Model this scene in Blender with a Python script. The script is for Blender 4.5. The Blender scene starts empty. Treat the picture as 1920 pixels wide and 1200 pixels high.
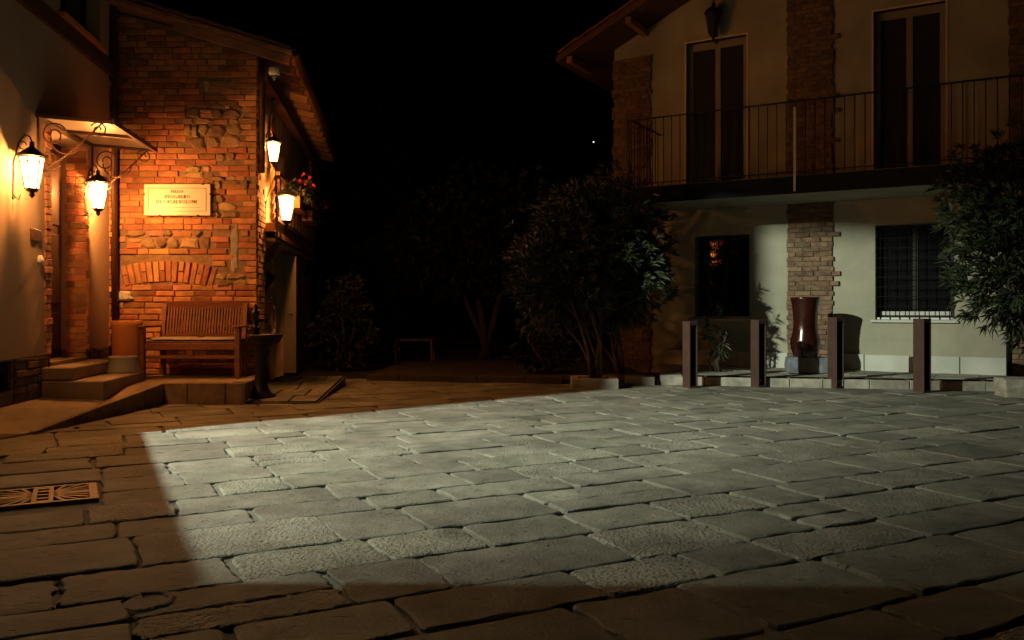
import bpy, bmesh, math, random
from mathutils import Vector, Matrix, noise
random.seed(7)
S = bpy.context.scene
COL = S.collection
R = math.radians
PI = math.pi

# ---------------------------------------------------------------- camera, night sky, lamps, exposure
F, CX, HY, EYE = 1600.0, 960.0, 578.0, 1.1          # focal length in photo pixels, principal column, horizon row, tripod height
cam_d = bpy.data.cameras.new('camera'); cam = bpy.data.objects.new('camera', cam_d); COL.objects.link(cam)
cam.location = (0, 0, EYE); cam.rotation_euler = (R(90), 0, 0)
cam_d.sensor_width = 36; cam_d.lens = 30.0; cam_d.shift_y = -22 / 1920
cam_d.clip_start = .05; cam_d.clip_end = 1500
S.camera = cam
W = bpy.data.worlds.new('World'); S.world = W; W.use_nodes = True
nt = W.node_tree; bg = nt.nodes['Background']
sky = nt.nodes.new('ShaderNodeTexSky'); sky.sky_type = 'NISHITA'; sky.sun_disc = False
sky.sun_elevation = R(-9); sky.sun_rotation = R(160); sky.altitude = 100
nt.links.new(sky.outputs[0], bg.inputs['Color']); bg.inputs['Strength'].default_value = 0.012
S.view_settings.view_transform = 'Standard'; S.view_settings.look = 'None'
S.view_settings.gamma = 1; S.view_settings.use_curve_mapping = False
S.view_settings.exposure = 0.0

WARM = (1.0, .355, .075)
COLD = (.92, 1.0, .77)
LANTERN_W = [140, 310, 140, 200]
FLOOD_W = 10600
S.cycles.diffuse_bounces = 3; S.cycles.max_bounces = 8
FLOOD = Vector((-8.0, 3.43, 5.8))
def lamp(name, kind, loc, power, col, radius, parent=None):
    d = bpy.data.lights.new(name, kind); d.energy = power; d.color = col; d.shadow_soft_size = radius
    o = bpy.data.objects.new(name, d); COL.objects.link(o); o.location = loc
    if parent: o.parent = parent
    return o
fl = lamp('street_lamp_light', 'SPOT', FLOOD, FLOOD_W, COLD, .085)
fl.data.spot_size = R(98); fl.data.spot_blend = 1.0
fl.rotation_euler = (Vector((2.6, 12.6, 0.4)) - FLOOD).to_track_quat('-Z', 'Y').to_euler()

# ---------------------------------------------------------------- frames and measuring helpers
class Frame:                                          # vertical plane frame: origin, local x and y axes in plan
    def __init__(s, ox, oy, rz):
        s.o = Vector((ox, oy)); s.rz = rz
        s.x = Vector((math.cos(rz), math.sin(rz))); s.y = Vector((-math.sin(rz), math.cos(rz)))
    def w(s, x, y, z=0):
        p = s.o + s.x * x + s.y * y; return Vector((p.x, p.y, z))
    def meas_x(s, px, off=0):                         # plane y = off, returns local x at photo column px
        k = (px - CX) / F; o = s.o + s.y * off
        t = (k * o.y - o.x) / (s.x.x - k * s.x.y); return t
    def meas_y(s, px, off=0):                         # plane x = off
        k = (px - CX) / F; o = s.o + s.x * off
        return (k * o.y - o.x) / (s.y.x - k * s.y.y)
    def zx(s, px, py, off=0):
        x = s.meas_x(px, off); p = s.w(x, off); return x, EYE - (py - HY) * p.y / F
    def zy(s, px, py, off=0):
        y = s.meas_y(px, off); p = s.w(off, y); return y, EYE - (py - HY) * p.y / F
def G(px, py, z=0):
    Y = F * (EYE - z) / (py - HY); return Vector(((px - CX) * Y / F, Y, z))
TH = math.atan2(.134, 1)
FL = Frame(-3.645, 0, TH)                             # left house: x outwards from its wall, y along it into the distance
FB = Frame(-3.286, 11.0, 0)                           # brick gable: x to the right, y into the wall, corner at x=0
FS = Frame(-3.286, 11.0, TH)                          # its side wall: x outwards, y along
FR = Frame(5.3, 13.4, -math.atan2(.4987, .867))       # right house: x to the right, y into the house

# ---------------------------------------------------------------- mesh builder
class MB:
    def __init__(s): s.v = []; s.f = []; s.M = None; s.sm = []
    def add(s, vs, fs, smooth=False):
        n = len(s.v); s.v += [tuple(v) for v in vs]; s.f += [tuple(i + n for i in f) for f in fs]; s.sm += [smooth] * len(fs)
    def box(s, x0, x1, y0, y1, z0, z1, rot=None, bev=0):
        vs = [(x, y, z) for z in (z0, z1) for y in (y0, y1) for x in (x0, x1)]
        fs = [(0, 2, 3, 1), (4, 5, 7, 6), (0, 1, 5, 4), (2, 6, 7, 3), (0, 4, 6, 2), (1, 3, 7, 5)]
        if bev:
            bm = bmesh.new(); bv = [bm.verts.new(v) for v in vs]
            for f in fs: bm.faces.new([bv[i] for i in f])
            bmesh.ops.bevel(bm, geom=bm.edges[:], offset=bev, segments=1, affect='EDGES')
            bm.verts.index_update(); vs = [v.co.copy() for v in bm.verts]; fs = [[v.index for v in f.verts] for f in bm.faces]; bm.free()
        if rot is not None: vs = [rot @ Vector(v) for v in vs]
        s.add(vs, fs); return s
    def beam(s, a, b, w, h, up=(0, 0, 1)):
        a = Vector(a); b = Vector(b); d = (b - a).normalized(); up = Vector(up)
        r = d.cross(up).normalized(); u = r.cross(d).normalized()
        vs = [p + r * sx * w / 2 + u * sz * h / 2 for p in (a, b) for sz in (-1, 1) for sx in (-1, 1)]
        s.add(vs, [(0, 1, 3, 2), (4, 6, 7, 5), (0, 4, 5, 1), (2, 3, 7, 6), (0, 2, 6, 4), (1, 5, 7, 3)]); return s
    def tube(s, pts, r, n=8, cap=True):
        pts = [Vector(p) for p in pts]; rs = r if isinstance(r, (list, tuple)) else [r] * len(pts)
        vs = []; fs = []; prev = None
        for i, p in enumerate(pts):
            d = (pts[min(i + 1, len(pts) - 1)] - pts[max(i - 1, 0)]).normalized()
            if prev is None: prev = d.orthogonal().normalized()
            u = (prev - d * prev.dot(d)).normalized(); w = d.cross(u); prev = u
            for k in range(n):
                a = 2 * PI * k / n; vs.append(p + (u * math.cos(a) + w * math.sin(a)) * rs[i])
        for i in range(len(pts) - 1):
            for k in range(n):
                fs.append((i * n + k, i * n + (k + 1) % n, (i + 1) * n + (k + 1) % n, (i + 1) * n + k))
        if cap: fs += [tuple(range(n))[::-1], tuple((len(pts) - 1) * n + k for k in range(n))]
        s.add(vs, fs, True); return s
    def lathe(s, prof, n=24, c=(0, 0), cap=False, phase=0, smooth=True):
        vs = [(c[0] + r * math.cos(2 * PI * k / n + phase), c[1] + r * math.sin(2 * PI * k / n + phase), z) for r, z in prof for k in range(n)]
        fs = [(i * n + k, i * n + (k + 1) % n, (i + 1) * n + (k + 1) % n, (i + 1) * n + k) for i in range(len(prof) - 1) for k in range(n)]
        if cap: fs += [tuple(range(n))[::-1], tuple((len(prof) - 1) * n + k for k in range(n))]
        s.add(vs, fs, smooth); return s
    def prism(s, poly, z0, z1):
        n = len(poly); a = sum(poly[i][0] * poly[(i + 1) % n][1] - poly[(i + 1) % n][0] * poly[i][1] for i in range(n))
        if a < 0: poly = poly[::-1]
        zs = z1 if isinstance(z1, (list, tuple)) else [z1] * n
        if a < 0 and isinstance(z1, (list, tuple)): zs = zs[::-1]
        vs = [(x, y, z0) for x, y in poly] + [(p[0], p[1], z) for p, z in zip(poly, zs)]
        fs = [tuple(range(n))[::-1], tuple(range(n, 2 * n))] + [(i, (i + 1) % n, n + (i + 1) % n, n + i) for i in range(n)]
        s.add(vs, fs); return s
    def holed(s, x0, x1, z0, z1, y0, y1, holes, ztop=None):
        xs = sorted({x0, x1} | {h[0] for h in holes} | {h[1] for h in holes}); zs = sorted({z0, z1} | {h[2] for h in holes} | {h[3] for h in holes})
        xs = [x for x in xs if x0 <= x <= x1]; zs = [z for z in zs if z0 <= z <= z1]
        def solid(i, j):
            if i < 0 or j < 0 or i >= len(xs) - 1 or j >= len(zs) - 1: return False
            cx = (xs[i] + xs[i + 1]) / 2; cz = (zs[j] + zs[j + 1]) / 2
            return not any(h[0] < cx < h[1] and h[2] < cz < h[3] for h in holes)
        for i in range(len(xs) - 1):
            for j in range(len(zs) - 1):
                if not solid(i, j): continue
                a, b, c, d = xs[i], xs[i + 1], zs[j], zs[j + 1]
                s.add([(a, y0, c), (b, y0, c), (b, y0, d), (a, y0, d)], [(0, 1, 2, 3)])
                s.add([(a, y1, c), (b, y1, c), (b, y1, d), (a, y1, d)], [(3, 2, 1, 0)])
                if not solid(i - 1, j): s.add([(a, y0, c), (a, y0, d), (a, y1, d), (a, y1, c)], [(0, 1, 2, 3)])
                if not solid(i + 1, j): s.add([(b, y0, c), (b, y1, c), (b, y1, d), (b, y0, d)], [(0, 1, 2, 3)])
                if not solid(i, j - 1): s.add([(a, y0, c), (a, y1, c), (b, y1, c), (b, y0, c)], [(0, 1, 2, 3)])
                if not solid(i, j + 1): s.add([(a, y0, d), (b, y0, d), (b, y1, d), (a, y1, d)], [(0, 1, 2, 3)])
        return s
    def mesh(s, name, m):
        me = bpy.data.meshes.new(name); vs = s.v
        if s.M is not None: vs = [tuple(s.M @ Vector(v)) for v in vs]
        me.from_pydata(vs, [], s.f); me.update()
        if any(s.sm):
            me.polygons.foreach_set('use_smooth', s.sm)
        if m: me.materials.append(m)
        return me
    def build(s, name, m, parent=None, loc=None, rz=0):
        o = bpy.data.objects.new(name, s.mesh(name, m)); COL.objects.link(o)
        if parent: o.parent = parent
        if loc is not None: o.location = loc
        if rz: o.rotation_euler = (0, 0, rz)
        return o
def tag(o, label=None, cat=None, group=None, kind=None):
    if label: o['label'] = label
    if cat: o['category'] = cat
    if group: o['group'] = group
    if kind: o['kind'] = kind
    return o
def thing(name, label, cat, loc=(0, 0, 0), rz=0, group=None, kind=None):
    o = bpy.data.objects.new(name, None); COL.objects.link(o); o.location = loc; o.rotation_euler = (0, 0, rz); o.empty_display_size = .1
    return tag(o, label, cat, group, kind)
def copy_tree(o, parent=None):
    c = o.copy(); COL.objects.link(c); c.parent = parent
    for ch in list(o.children): copy_tree(ch, c)
    return c

# ---------------------------------------------------------------- materials
def mat(name, col, rough=.8, var=.25, scale=4, bump=.3, bscale=40, metal=0, col2=None, island=0, spec=.5, coat=0, stain=0, pits=0, streak=None):
    m = bpy.data.materials.new(name); m.use_nodes = True; n = m.node_tree.nodes; L = m.node_tree.links; p = n['Principled BSDF']
    p.inputs['Roughness'].default_value = rough; p.inputs['Metallic'].default_value = metal
    p.inputs['Specular IOR Level'].default_value = spec; p.inputs['Coat Weight'].default_value = coat
    tc = n.new('ShaderNodeTexCoord'); co = tc.outputs['Object']
    if streak:
        mp = n.new('ShaderNodeMapping'); mp.inputs['Scale'].default_value = streak; L.new(co, mp.inputs[0]); co = mp.outputs[0]
    geo = n.new('ShaderNodeNewGeometry'); oi = n.new('ShaderNodeObjectInfo')
    rnd = n.new('ShaderNodeMath'); rnd.operation = 'ADD'; L.new(geo.outputs['Random Per Island'], rnd.inputs[0]); L.new(oi.outputs['Random'], rnd.inputs[1])
    fr = n.new('ShaderNodeMath'); fr.operation = 'FRACT'; L.new(rnd.outputs[0], fr.inputs[0])
    nz = n.new('ShaderNodeTexNoise'); nz.inputs['Scale'].default_value = scale; nz.inputs['Detail'].default_value = 6; L.new(co, nz.inputs['Vector'])
    if island:                                        # shift the grain from piece to piece
        ad = n.new('ShaderNodeVectorMath'); ad.operation = 'MULTIPLY_ADD'; L.new(fr.outputs[0], ad.inputs[0]); ad.inputs[1].default_value = (31, 17, 23); L.new(co, ad.inputs[2]); L.new(ad.outputs[0], nz.inputs['Vector'])
    mix = n.new('ShaderNodeMix'); mix.data_type = 'RGBA'
    c2 = col2 or tuple(c * (1 - var) for c in col)
    mix.inputs['A'].default_value = (*c2, 1); mix.inputs['B'].default_value = (*col, 1)
    cr = n.new('ShaderNodeMapRange'); cr.inputs[1].default_value = .35; cr.inputs[2].default_value = .65; L.new(nz.outputs[0], cr.inputs[0]); L.new(cr.outputs[0], mix.inputs['Factor'])
    out = mix.outputs['Result']
    if island:
        hs = n.new('ShaderNodeHueSaturation'); mr = n.new('ShaderNodeMapRange'); mr.inputs[3].default_value = 1 - island; mr.inputs[4].default_value = 1 + island
        L.new(fr.outputs[0], mr.inputs[0]); L.new(mr.outputs[0], hs.inputs['Value']); L.new(out, hs.inputs['Color'])
        f2 = n.new('ShaderNodeMath'); f2.operation = 'MULTIPLY'; f2.inputs[1].default_value = 7.31; L.new(fr.outputs[0], f2.inputs[0])
        f3 = n.new('ShaderNodeMath'); f3.operation = 'FRACT'; L.new(f2.outputs[0], f3.inputs[0])
        mr2 = n.new('ShaderNodeMapRange'); mr2.inputs[3].default_value = .5 - island * .05; mr2.inputs[4].default_value = .5 + island * .05
        L.new(f3.outputs[0], mr2.inputs[0]); L.new(mr2.outputs[0], hs.inputs['Hue']); out = hs.outputs[0]
    if stain:
        sn = n.new('ShaderNodeTexNoise'); sn.inputs['Scale'].default_value = 1.1; sn.inputs['Detail'].default_value = 5; L.new(tc.outputs['Object'], sn.inputs['Vector'])
        sr = n.new('ShaderNodeMapRange'); sr.inputs[1].default_value = .4; sr.inputs[2].default_value = .75; sr.inputs[3].default_value = 1; sr.inputs[4].default_value = 1 - stain; L.new(sn.outputs[0], sr.inputs[0])
        mm = n.new('ShaderNodeMix'); mm.data_type = 'RGBA'; mm.blend_type = 'MULTIPLY'; mm.inputs['Factor'].default_value = 1
        L.new(out, mm.inputs['A']); L.new(sr.outputs[0], mm.inputs['B']); out = mm.outputs['Result']
    L.new(out, p.inputs['Base Color'])
    if bump:
        b = n.new('ShaderNodeBump'); b.inputs['Strength'].default_value = bump; b.inputs['Distance'].default_value = .01
        bn = n.new('ShaderNodeTexNoise'); bn.inputs['Scale'].default_value = bscale; bn.inputs['Detail'].default_value = 5; bn.inputs['Roughness'].default_value = .65; L.new(co, bn.inputs['Vector'])
        h = bn.outputs[0]
        if pits:                                      # travertine: some stones deeply pitted, others smooth
            pn = n.new('ShaderNodeTexNoise'); pn.inputs['Scale'].default_value = 48; pn.inputs['Detail'].default_value = 3; L.new(co, pn.inputs['Vector'])
            pr = n.new('ShaderNodeMapRange'); pr.inputs[1].default_value = .50; pr.inputs[2].default_value = .40; pr.inputs[3].default_value = 0; pr.inputs[4].default_value = -1.0; L.new(pn.outputs[0], pr.inputs[0])
            g = n.new('ShaderNodeMapRange'); g.inputs[1].default_value = .60; g.inputs[2].default_value = .92; g.inputs[3].default_value = .0; g.inputs[4].default_value = pits; L.new(fr.outputs[0], g.inputs[0])
            mu = n.new('ShaderNodeMath'); mu.operation = 'MULTIPLY'; L.new(pr.outputs[0], mu.inputs[0]); L.new(g.outputs[0], mu.inputs[1])
            # elongated holes on every stone
            mp2 = n.new('ShaderNodeMapping'); mp2.inputs['Scale'].default_value = (9, 34, 20); mp2.inputs['Rotation'].default_value = (0, 0, -.478); L.new(tc.outputs['Object'], mp2.inputs[0])
            hn = n.new('ShaderNodeTexNoise'); hn.inputs['Scale'].default_value = 1; hn.inputs['Detail'].default_value = 2; L.new(mp2.outputs[0], hn.inputs['Vector'])
            hr = n.new('ShaderNodeMapRange'); hr.inputs[1].default_value = .36; hr.inputs[2].default_value = .28; hr.inputs[4].default_value = -1.6; L.new(hn.outputs[0], hr.inputs[0])
            big = n.new('ShaderNodeTexNoise'); big.inputs['Scale'].default_value = 5; L.new(co, big.inputs['Vector'])
            a0 = n.new('ShaderNodeMath'); a0.operation = 'MULTIPLY_ADD'; a0.inputs[1].default_value = 2.2; L.new(big.outputs[0], a0.inputs[0]); L.new(bn.outputs[0], a0.inputs[2])
            a1 = n.new('ShaderNodeMath'); a1.operation = 'ADD'; L.new(mu.outputs[0], a1.inputs[0]); L.new(a0.outputs[0], a1.inputs[1])
            a2 = n.new('ShaderNodeMath'); a2.operation = 'ADD'; L.new(a1.outputs[0], a2.inputs[0]); L.new(hr.outputs[0], a2.inputs[1]); h = a2.outputs[0]
        L.new(h, b.inputs['Height']); L.new(b.outputs[0], p.inputs['Normal'])
    return m
def emit(name, col, st, clear=0):
    m = bpy.data.materials.new(name); m.use_nodes = True; n = m.node_tree.nodes; L = m.node_tree.links; n.clear()
    o = n.new('ShaderNodeOutputMaterial'); e = n.new('ShaderNodeEmission'); e.inputs[0].default_value = (*col, 1); e.inputs[1].default_value = st
    if clear:
        t = n.new('ShaderNodeBsdfTransparent'); x = n.new('ShaderNodeMixShader'); x.inputs[0].default_value = 1 - clear
        L.new(t.outputs[0], x.inputs[1]); L.new(e.outputs[0], x.inputs[2]); L.new(x.outputs[0], o.inputs[0])
    else: L.new(e.outputs[0], o.inputs[0])
    return m
def glassy(name, col=(.01, .011, .012), ior=1.7, rough=.02):
    m = mat(name, col, rough, 0, bump=0); m.node_tree.nodes['Principled BSDF'].inputs['IOR'].default_value = ior; return m
M = dict(
    paving=mat('travertine_paving', (.255, .25, .215), .74, .34, 4.0, .9, 60, island=.26, stain=.5, pits=1.5, spec=.35),
    mortar=mat('joint_mortar', (.17, .16, .135), .95, .3, 20, .8, 50),
    curb=mat('kerb_stone', (.36, .34, .285), .85, .45, 6, 1.0, 18, island=.12, stain=.3),
    curb_brick=mat('old_edging', (.30, .21, .14), .85, .4, 8, .8, 40, island=.25),
    step=mat('sandstone_step', (.34, .26, .17), .8, .25, 6, .4, 50, stain=.3),
    plaster=mat('ochre_plaster', (.47, .35, .25), .9, .12, 2.2, .25, 55, stain=.18),
    plaster_r=mat('cream_plaster', (.385, .365, .285), .9, .2, 1.2, .3, 40, stain=.38),
    plaster_old=mat('old_render', (.60, .44, .27), .95, .4, 3, 1.0, 16, stain=.4),
    brick=mat('red_brick', (.54, .235, .095), .92, .35, 9, 1.0, 32, island=.40, col2=(.34, .155, .08), stain=.35),
    brick_r=mat('weathered_brick', (.20, .125, .08), .95, .5, 10, 1.0, 35, island=.25),
    bed=mat('lime_mortar', (.27, .175, .10), .97, .4, 14, 1.0, 40),
    stone=mat('rubble_stone', (.36, .24, .13), .95, .45, 8, 1.0, 22, island=.45, col2=(.22, .13, .075)),
    plinth=mat('plinth_slab', (.50, .50, .45), .7, .15, 3, .3, 30, island=.1, stain=.2),
    blue=mat('grey_basalt', (.17, .19, .23), .8, .4, 7, 1.0, 14),
    teak=mat('teak', (.21, .075, .028), .55, .35, 5, .3, 60, streak=(1, 8, 8), island=.15),
    wood=mat('dark_timber', (.11, .05, .025), .7, .4, 5, .5, 50, streak=(1, 8, 8), island=.2),
    rafter=mat('rafter_timber', (.34, .17, .08), .75, .35, 4, .4, 40, island=.2),
    door=mat('door_wood', (.045, .022, .012), .45, .35, 4, .3, 40, streak=(12, 12, 1)),
    cushion=mat('grey_cloth', (.42, .36, .29), .95, .1, 8, .5, 220),
    terracotta=mat('terracotta', (.68, .27, .07), .7, .15, 5, .25, 40, stain=.15),
    zinc=mat('pale_enamel', (.42, .43, .38), .45, .1, 3, .1, 20),
    iron=mat('black_iron', (.02, .02, .021), .45, .3, 20, .3, 90, metal=.6),
    iron_brown=mat('brown_wrought_iron', (.10, .045, .025), .5, .3, 20, .3, 90, metal=.3),
    grate=mat('cast_iron_grate', (.12, .085, .06), .5, .3, 18, .6, 90, metal=.6),
    bar=mat('black_paint', (.008, .008, .009), .8, .2, 20, 0, spec=.1),
    corten=mat('rusted_steel', (.05, .021, .014), .75, .35, 6, .5, 60, stain=.3),
    vase=mat('oxblood_glaze', (.034, .008, .006), .2, .3, 3, .05, 8, coat=.25),
    fascia=mat('balcony_edge_paint', (.014, .016, .022), .8, .15, 3, .1, 20, spec=.1),
    frame=mat('window_frame_paint', (.24, .20, .155), .5, .1, 3, .1, 20),
    dark_frame=mat('dark_window_frame', (.012, .012, .013), .7, .1, 3, .1, 20),
    trim=mat('pale_trim', (.62, .48, .33), .7, .1, 3, .1, 20),
    tile=mat('roof_tile', (.36, .16, .08), .85, .35, 8, .6, 40, island=.25),
    marble=mat('marble', (.60, .56, .48), .4, .08, 3, .05, 20),
    letter=mat('engraved_letters', (.10, .055, .035), .8, 0, bump=0),
    white=mat('white_marble_sill', (.70, .70, .68), .5, .1, 4, .1, 20),
    steel=mat('galvanised_post', (.52, .53, .55), .35, .1, 5, .1, 30, metal=.4),
    leaf=mat('oleander_leaf', (.032, .045, .019), .5, .35, 8, .0, 20, island=.5, spec=.3),
    leaf2=mat('garden_leaf', (.018, .024, .011), .6, .3, 8, 0, 20, island=.4),
    bark=mat('bark', (.075, .055, .04), .9, .4, 12, .8, 30),
    soil=mat('soil', (.045, .033, .023), .95, .4, 6, 1.0, 25),
    grass=mat('dark_ground', (.06, .055, .03), .95, .4, 2, 1.0, 25),
    red=mat('red_petals', (.55, .03, .02), .6, .3, 20, 0),
    strand=mat('garland_rope', (.34, .20, .10), .8, .3, 30, .5, 80),
    glass=glassy('window_glass', ior=3.0), glass_dim=glassy('balcony_glass', (.030, .033, .036), 1.35, .12),
    canopy_glass=mat('canopy_glass', (.50, .45, .36), .35, .15, 3, .05, 20),
    lit=emit('lit_lantern_glass', (1, .62, .22), 16, .55), unlit=glassy('unlit_lantern_glass', (.03, .03, .028), 1.5, .1),
    bulb=emit('bulb', (1, .72, .36), 500, .92), star=emit('star_glow', (.8, .9, 1), 12), void=mat('dark_void', (.004, .004, .004), 1, 0, bump=0),
)

# ---------------------------------------------------------------- ground and paving
g = MB(); g.add([(-400, -100, -.09), (400, -100, -.09), (400, 700, -.09), (-400, 700, -.09)], [(0, 1, 2, 3)])
tag(g.build('ground', M['grass']), 'dark open ground stretching away beyond the paved square', kind='structure')
pav = thing('square_paving', 'square paved with worn rectangular travertine slabs in running rows', None, kind='structure')
sh = MB(); sh.add([(-14, -4, -.02), (16, -4, -.02), (16, 13.6, -.02), (-14, 13.6, -.02)], [(0, 1, 2, 3)])
sh.build('joint_bed', M['mortar'], pav)
D1 = Vector((.888, .46)); D2 = Vector((-.46, .888))
HOLE = G(243, 1116).xy
def stone_mesh(mb, quad, n_seg, rnd, h=0.0, wob=.012, bev=.005, depth=.05, tilt=.004):
    """one slab: rounded wobbly outline, worn arris, slightly tilted top"""
    c = sum(quad, Vector((0, 0))) / 4; pts = []
    for i in range(4):
        p0, p, p1 = quad[i - 1], quad[i], quad[(i + 1) % 4]
        r = rnd.uniform(.015, .05)
        a = p + (p0 - p).normalized() * r; b = p + (p1 - p).normalized() * r
        pts += [a, (a + b) * .25 + p * .5, b]
        L = (p1 - p).length; k = max(1, int(L / n_seg)); bow = rnd.uniform(-.012, .012)
        for j in range(1, k):
            t = j / k; q = p.lerp(p1, t); nn = (p1 - p).normalized(); nn = Vector((nn.y, -nn.x))
            pts.append(q + nn * (rnd.uniform(-wob, wob) + bow * math.sin(PI * t)))
    out = []
    for p in pts:
        d = p - HOLE
        if d.length < .09: p = HOLE + d.normalized() * .09 * rnd.uniform(.93, 1.1)
        out.append(p)
    n = len(out); tx, ty = rnd.uniform(-tilt, tilt), rnd.uniform(-tilt, tilt); vs = []
    for p in out: vs.append((p.x, p.y, -depth))
    for p in out:
        e = c.lerp(p, 1.0); vs.append((e.x, e.y, h - bev * rnd.uniform(.7, 1.3) + (e - c).x * tx + (e - c).y * ty))
    for p in out:
        d = (p - c); e = c + d * (1 - rnd.uniform(.007, .014) / max(d.length, .1)); vs.append((e.x, e.y, h + rnd.uniform(-.0008, .0008) + (e - c).x * tx + (e - c).y * ty))
    for p in out:
        d = (p - c); e = c + d * .55; vs.append((e.x, e.y, h + .0015 + rnd.uniform(-.001, .001) + (e - c).x * tx + (e - c).y * ty))
    vs.append((c.x, c.y, h + .0015))
    fs = []; s_ = []
    for r in range(3):
        for k in range(n): fs.append((r * n + k, r * n + (k + 1) % n, (r + 1) * n + (k + 1) % n, (r + 1) * n + k))
    for k in range(n): fs.append((3 * n + k, 3 * n + (k + 1) % n, 4 * n))
    mb.add(vs, fs, False)
rnd = random.Random(3); stones = []
b = -4.5; row = 0
GR = [G(0, 950), G(158, 947), G(160, 908), G(2, 912)]
while b < 15.5:
    hgt = rnd.choice([.29, .35, .41, .47, .54]); a = -13 + rnd.random(); row += 1
    while a < 19:
        ln = rnd.uniform(.38, .95); g0 = rnd.uniform(.005, .014); cc = D1 * (a + ln / 2) + D2 * (b + hgt / 2)
        vis = abs(cc.x) < cc.y * .66 + .8 and cc.y > 2.3
        if 1.2 < cc.y < 13.4 and vis:
            j = lambda: rnd.uniform(-.012, .012)
            q = [D1 * (a + g0 + j()) + D2 * (b + g0 + j()), D1 * (a + ln - g0 + j()) + D2 * (b + g0 + j()),
                 D1 * (a + ln - g0 + j()) + D2 * (b + hgt - g0 + j()), D1 * (a + g0 + j()) + D2 * (b + hgt - g0 + j())]
            if rnd.random() < .12 and hgt > .42:       # split slab: two narrow ones
                m0 = q[0].lerp(q[3], .46); m1 = q[1].lerp(q[2], .46); e = D2 * .012
                stones.append([q[0], q[1], m1 - e, m0 - e]); stones.append([m0 + e, m1 + e, q[2], q[3]])
            else: stones.append(q)
        a += ln
    b += hgt
gc = sum((p.xy for p in GR), Vector((0, 0))) / 4; gx = D1; gy = D2
def in_grate(q):
    return any(abs((p - gc).dot(D1)) < .31 and abs((p - gc).dot(D2)) < .30 for p in q + [sum(q, Vector((0, 0))) / 4, (q[0] + q[1]) / 2, (q[2] + q[3]) / 2])
def clip_grate(q):
    """trim a slab back to the edge of the drain grate"""
    us = [(p - gc).dot(D1) for p in q]; vs_ = [(p - gc).dot(D2) for p in q]
    u0, u1, v0, v1 = min(us), max(us), min(vs_), max(vs_); g0, h0 = .31, .27
    cands = []
    if u1 > g0: cands.append((max(u0, g0), u1, v0, v1))
    if u0 < -g0: cands.append((u0, min(u1, -g0), v0, v1))
    if v1 > h0: cands.append((u0, u1, max(v0, h0), v1))
    if v0 < -h0: cands.append((u0, u1, v0, min(v1, -h0)))
    cands = [c for c in cands if c[1] - c[0] > .1 and c[3] - c[2] > .08]
    if not cands: return None
    c = max(cands, key=lambda c: (c[1] - c[0]) * (c[3] - c[2]))
    return [gc + D1 * x + D2 * y for x, y in ((c[0], c[2]), (c[1], c[2]), (c[1], c[3]), (c[0], c[3]))]
st2 = []
for q in stones:
    us = [(p - gc).dot(D1) for p in q]; vs_ = [(p - gc).dot(D2) for p in q]
    if min(us) < .31 and max(us) > -.31 and min(vs_) < .27 and max(vs_) > -.27: q = clip_grate(q)
    if q: st2.append(q)
best = None
for q in st2:
    for t in (.25, .4, .5, .6, .75):
        p = q[1].lerp(q[2], t); dd_ = (p - HOLE).length
        if best is None or dd_ < best[0]: best = (dd_, p)
HOLE = best[1] + D1 * .05
def scr(q):
    c = sum(q, Vector((0, 0))) / 4
    if c.y < 3.0 or abs(c.x) > c.y * .6 + .35: return 0
    w = abs((q[1] - q[0]).cross(q[2] - q[1])) if False else abs((q[1] - q[0]).x * (q[2] - q[1]).y - (q[1] - q[0]).y * (q[2] - q[1]).x)
    return w / c.y ** 3
st2.sort(key=scr, reverse=True)
rest = MB()
for i, q in enumerate(st2):
    r2 = random.Random(i * 7 + 1)
    if i < 300:
        mb = MB(); stone_mesh(mb, q, .03 if (sum(q, Vector((0, 0))) / 4 - HOLE).length < .7 else (.085 if i < 120 else .16), r2, r2.uniform(-.004, .004)); mb.build('paving_stone', M['paving'], pav)
    else: stone_mesh(rest, q, .25, r2, r2.uniform(-.006, .006))
tag(rest.build('paving_stones_far', M['paving'], pav), kind='stuff')
# round hole broken through a joint, its shaded depth painted as a black disc
hd = MB(); hd.lathe([(.082, -.001), (.08, -.03), (.075, -.032)], 20, HOLE); hd.lathe([(.076, -.015), (.001, -.015)], 20, HOLE)
hd.build('hole_dark_disc', M['void'], pav)
rim = MB(); vs = []
prof = [(.080, -.025), (.082, .004), (.092, .011), (.108, .006), (.122, -.006)]
rr = random.Random(5); nseg = 26
ang = [(.98 + rr.uniform(-.05, .06)) for _ in range(nseg)]
for r_, z_ in prof:
    for k in range(nseg):
        A = R(-95) + R(215) * k / (nseg - 1); vs.append((HOLE.x + r_ * ang[k] * math.cos(A), HOLE.y + r_ * ang[k] * math.sin(A), z_))
rim.add(vs, [(i * nseg + k, i * nseg + (k + 1) % nseg, (i + 1) * nseg + (k + 1) % nseg, (i + 1) * nseg + k) for i in range(len(prof) - 1) for k in range(nseg - 1)], True)
rim.build('hole_rim', M['paving'], pav)

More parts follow.
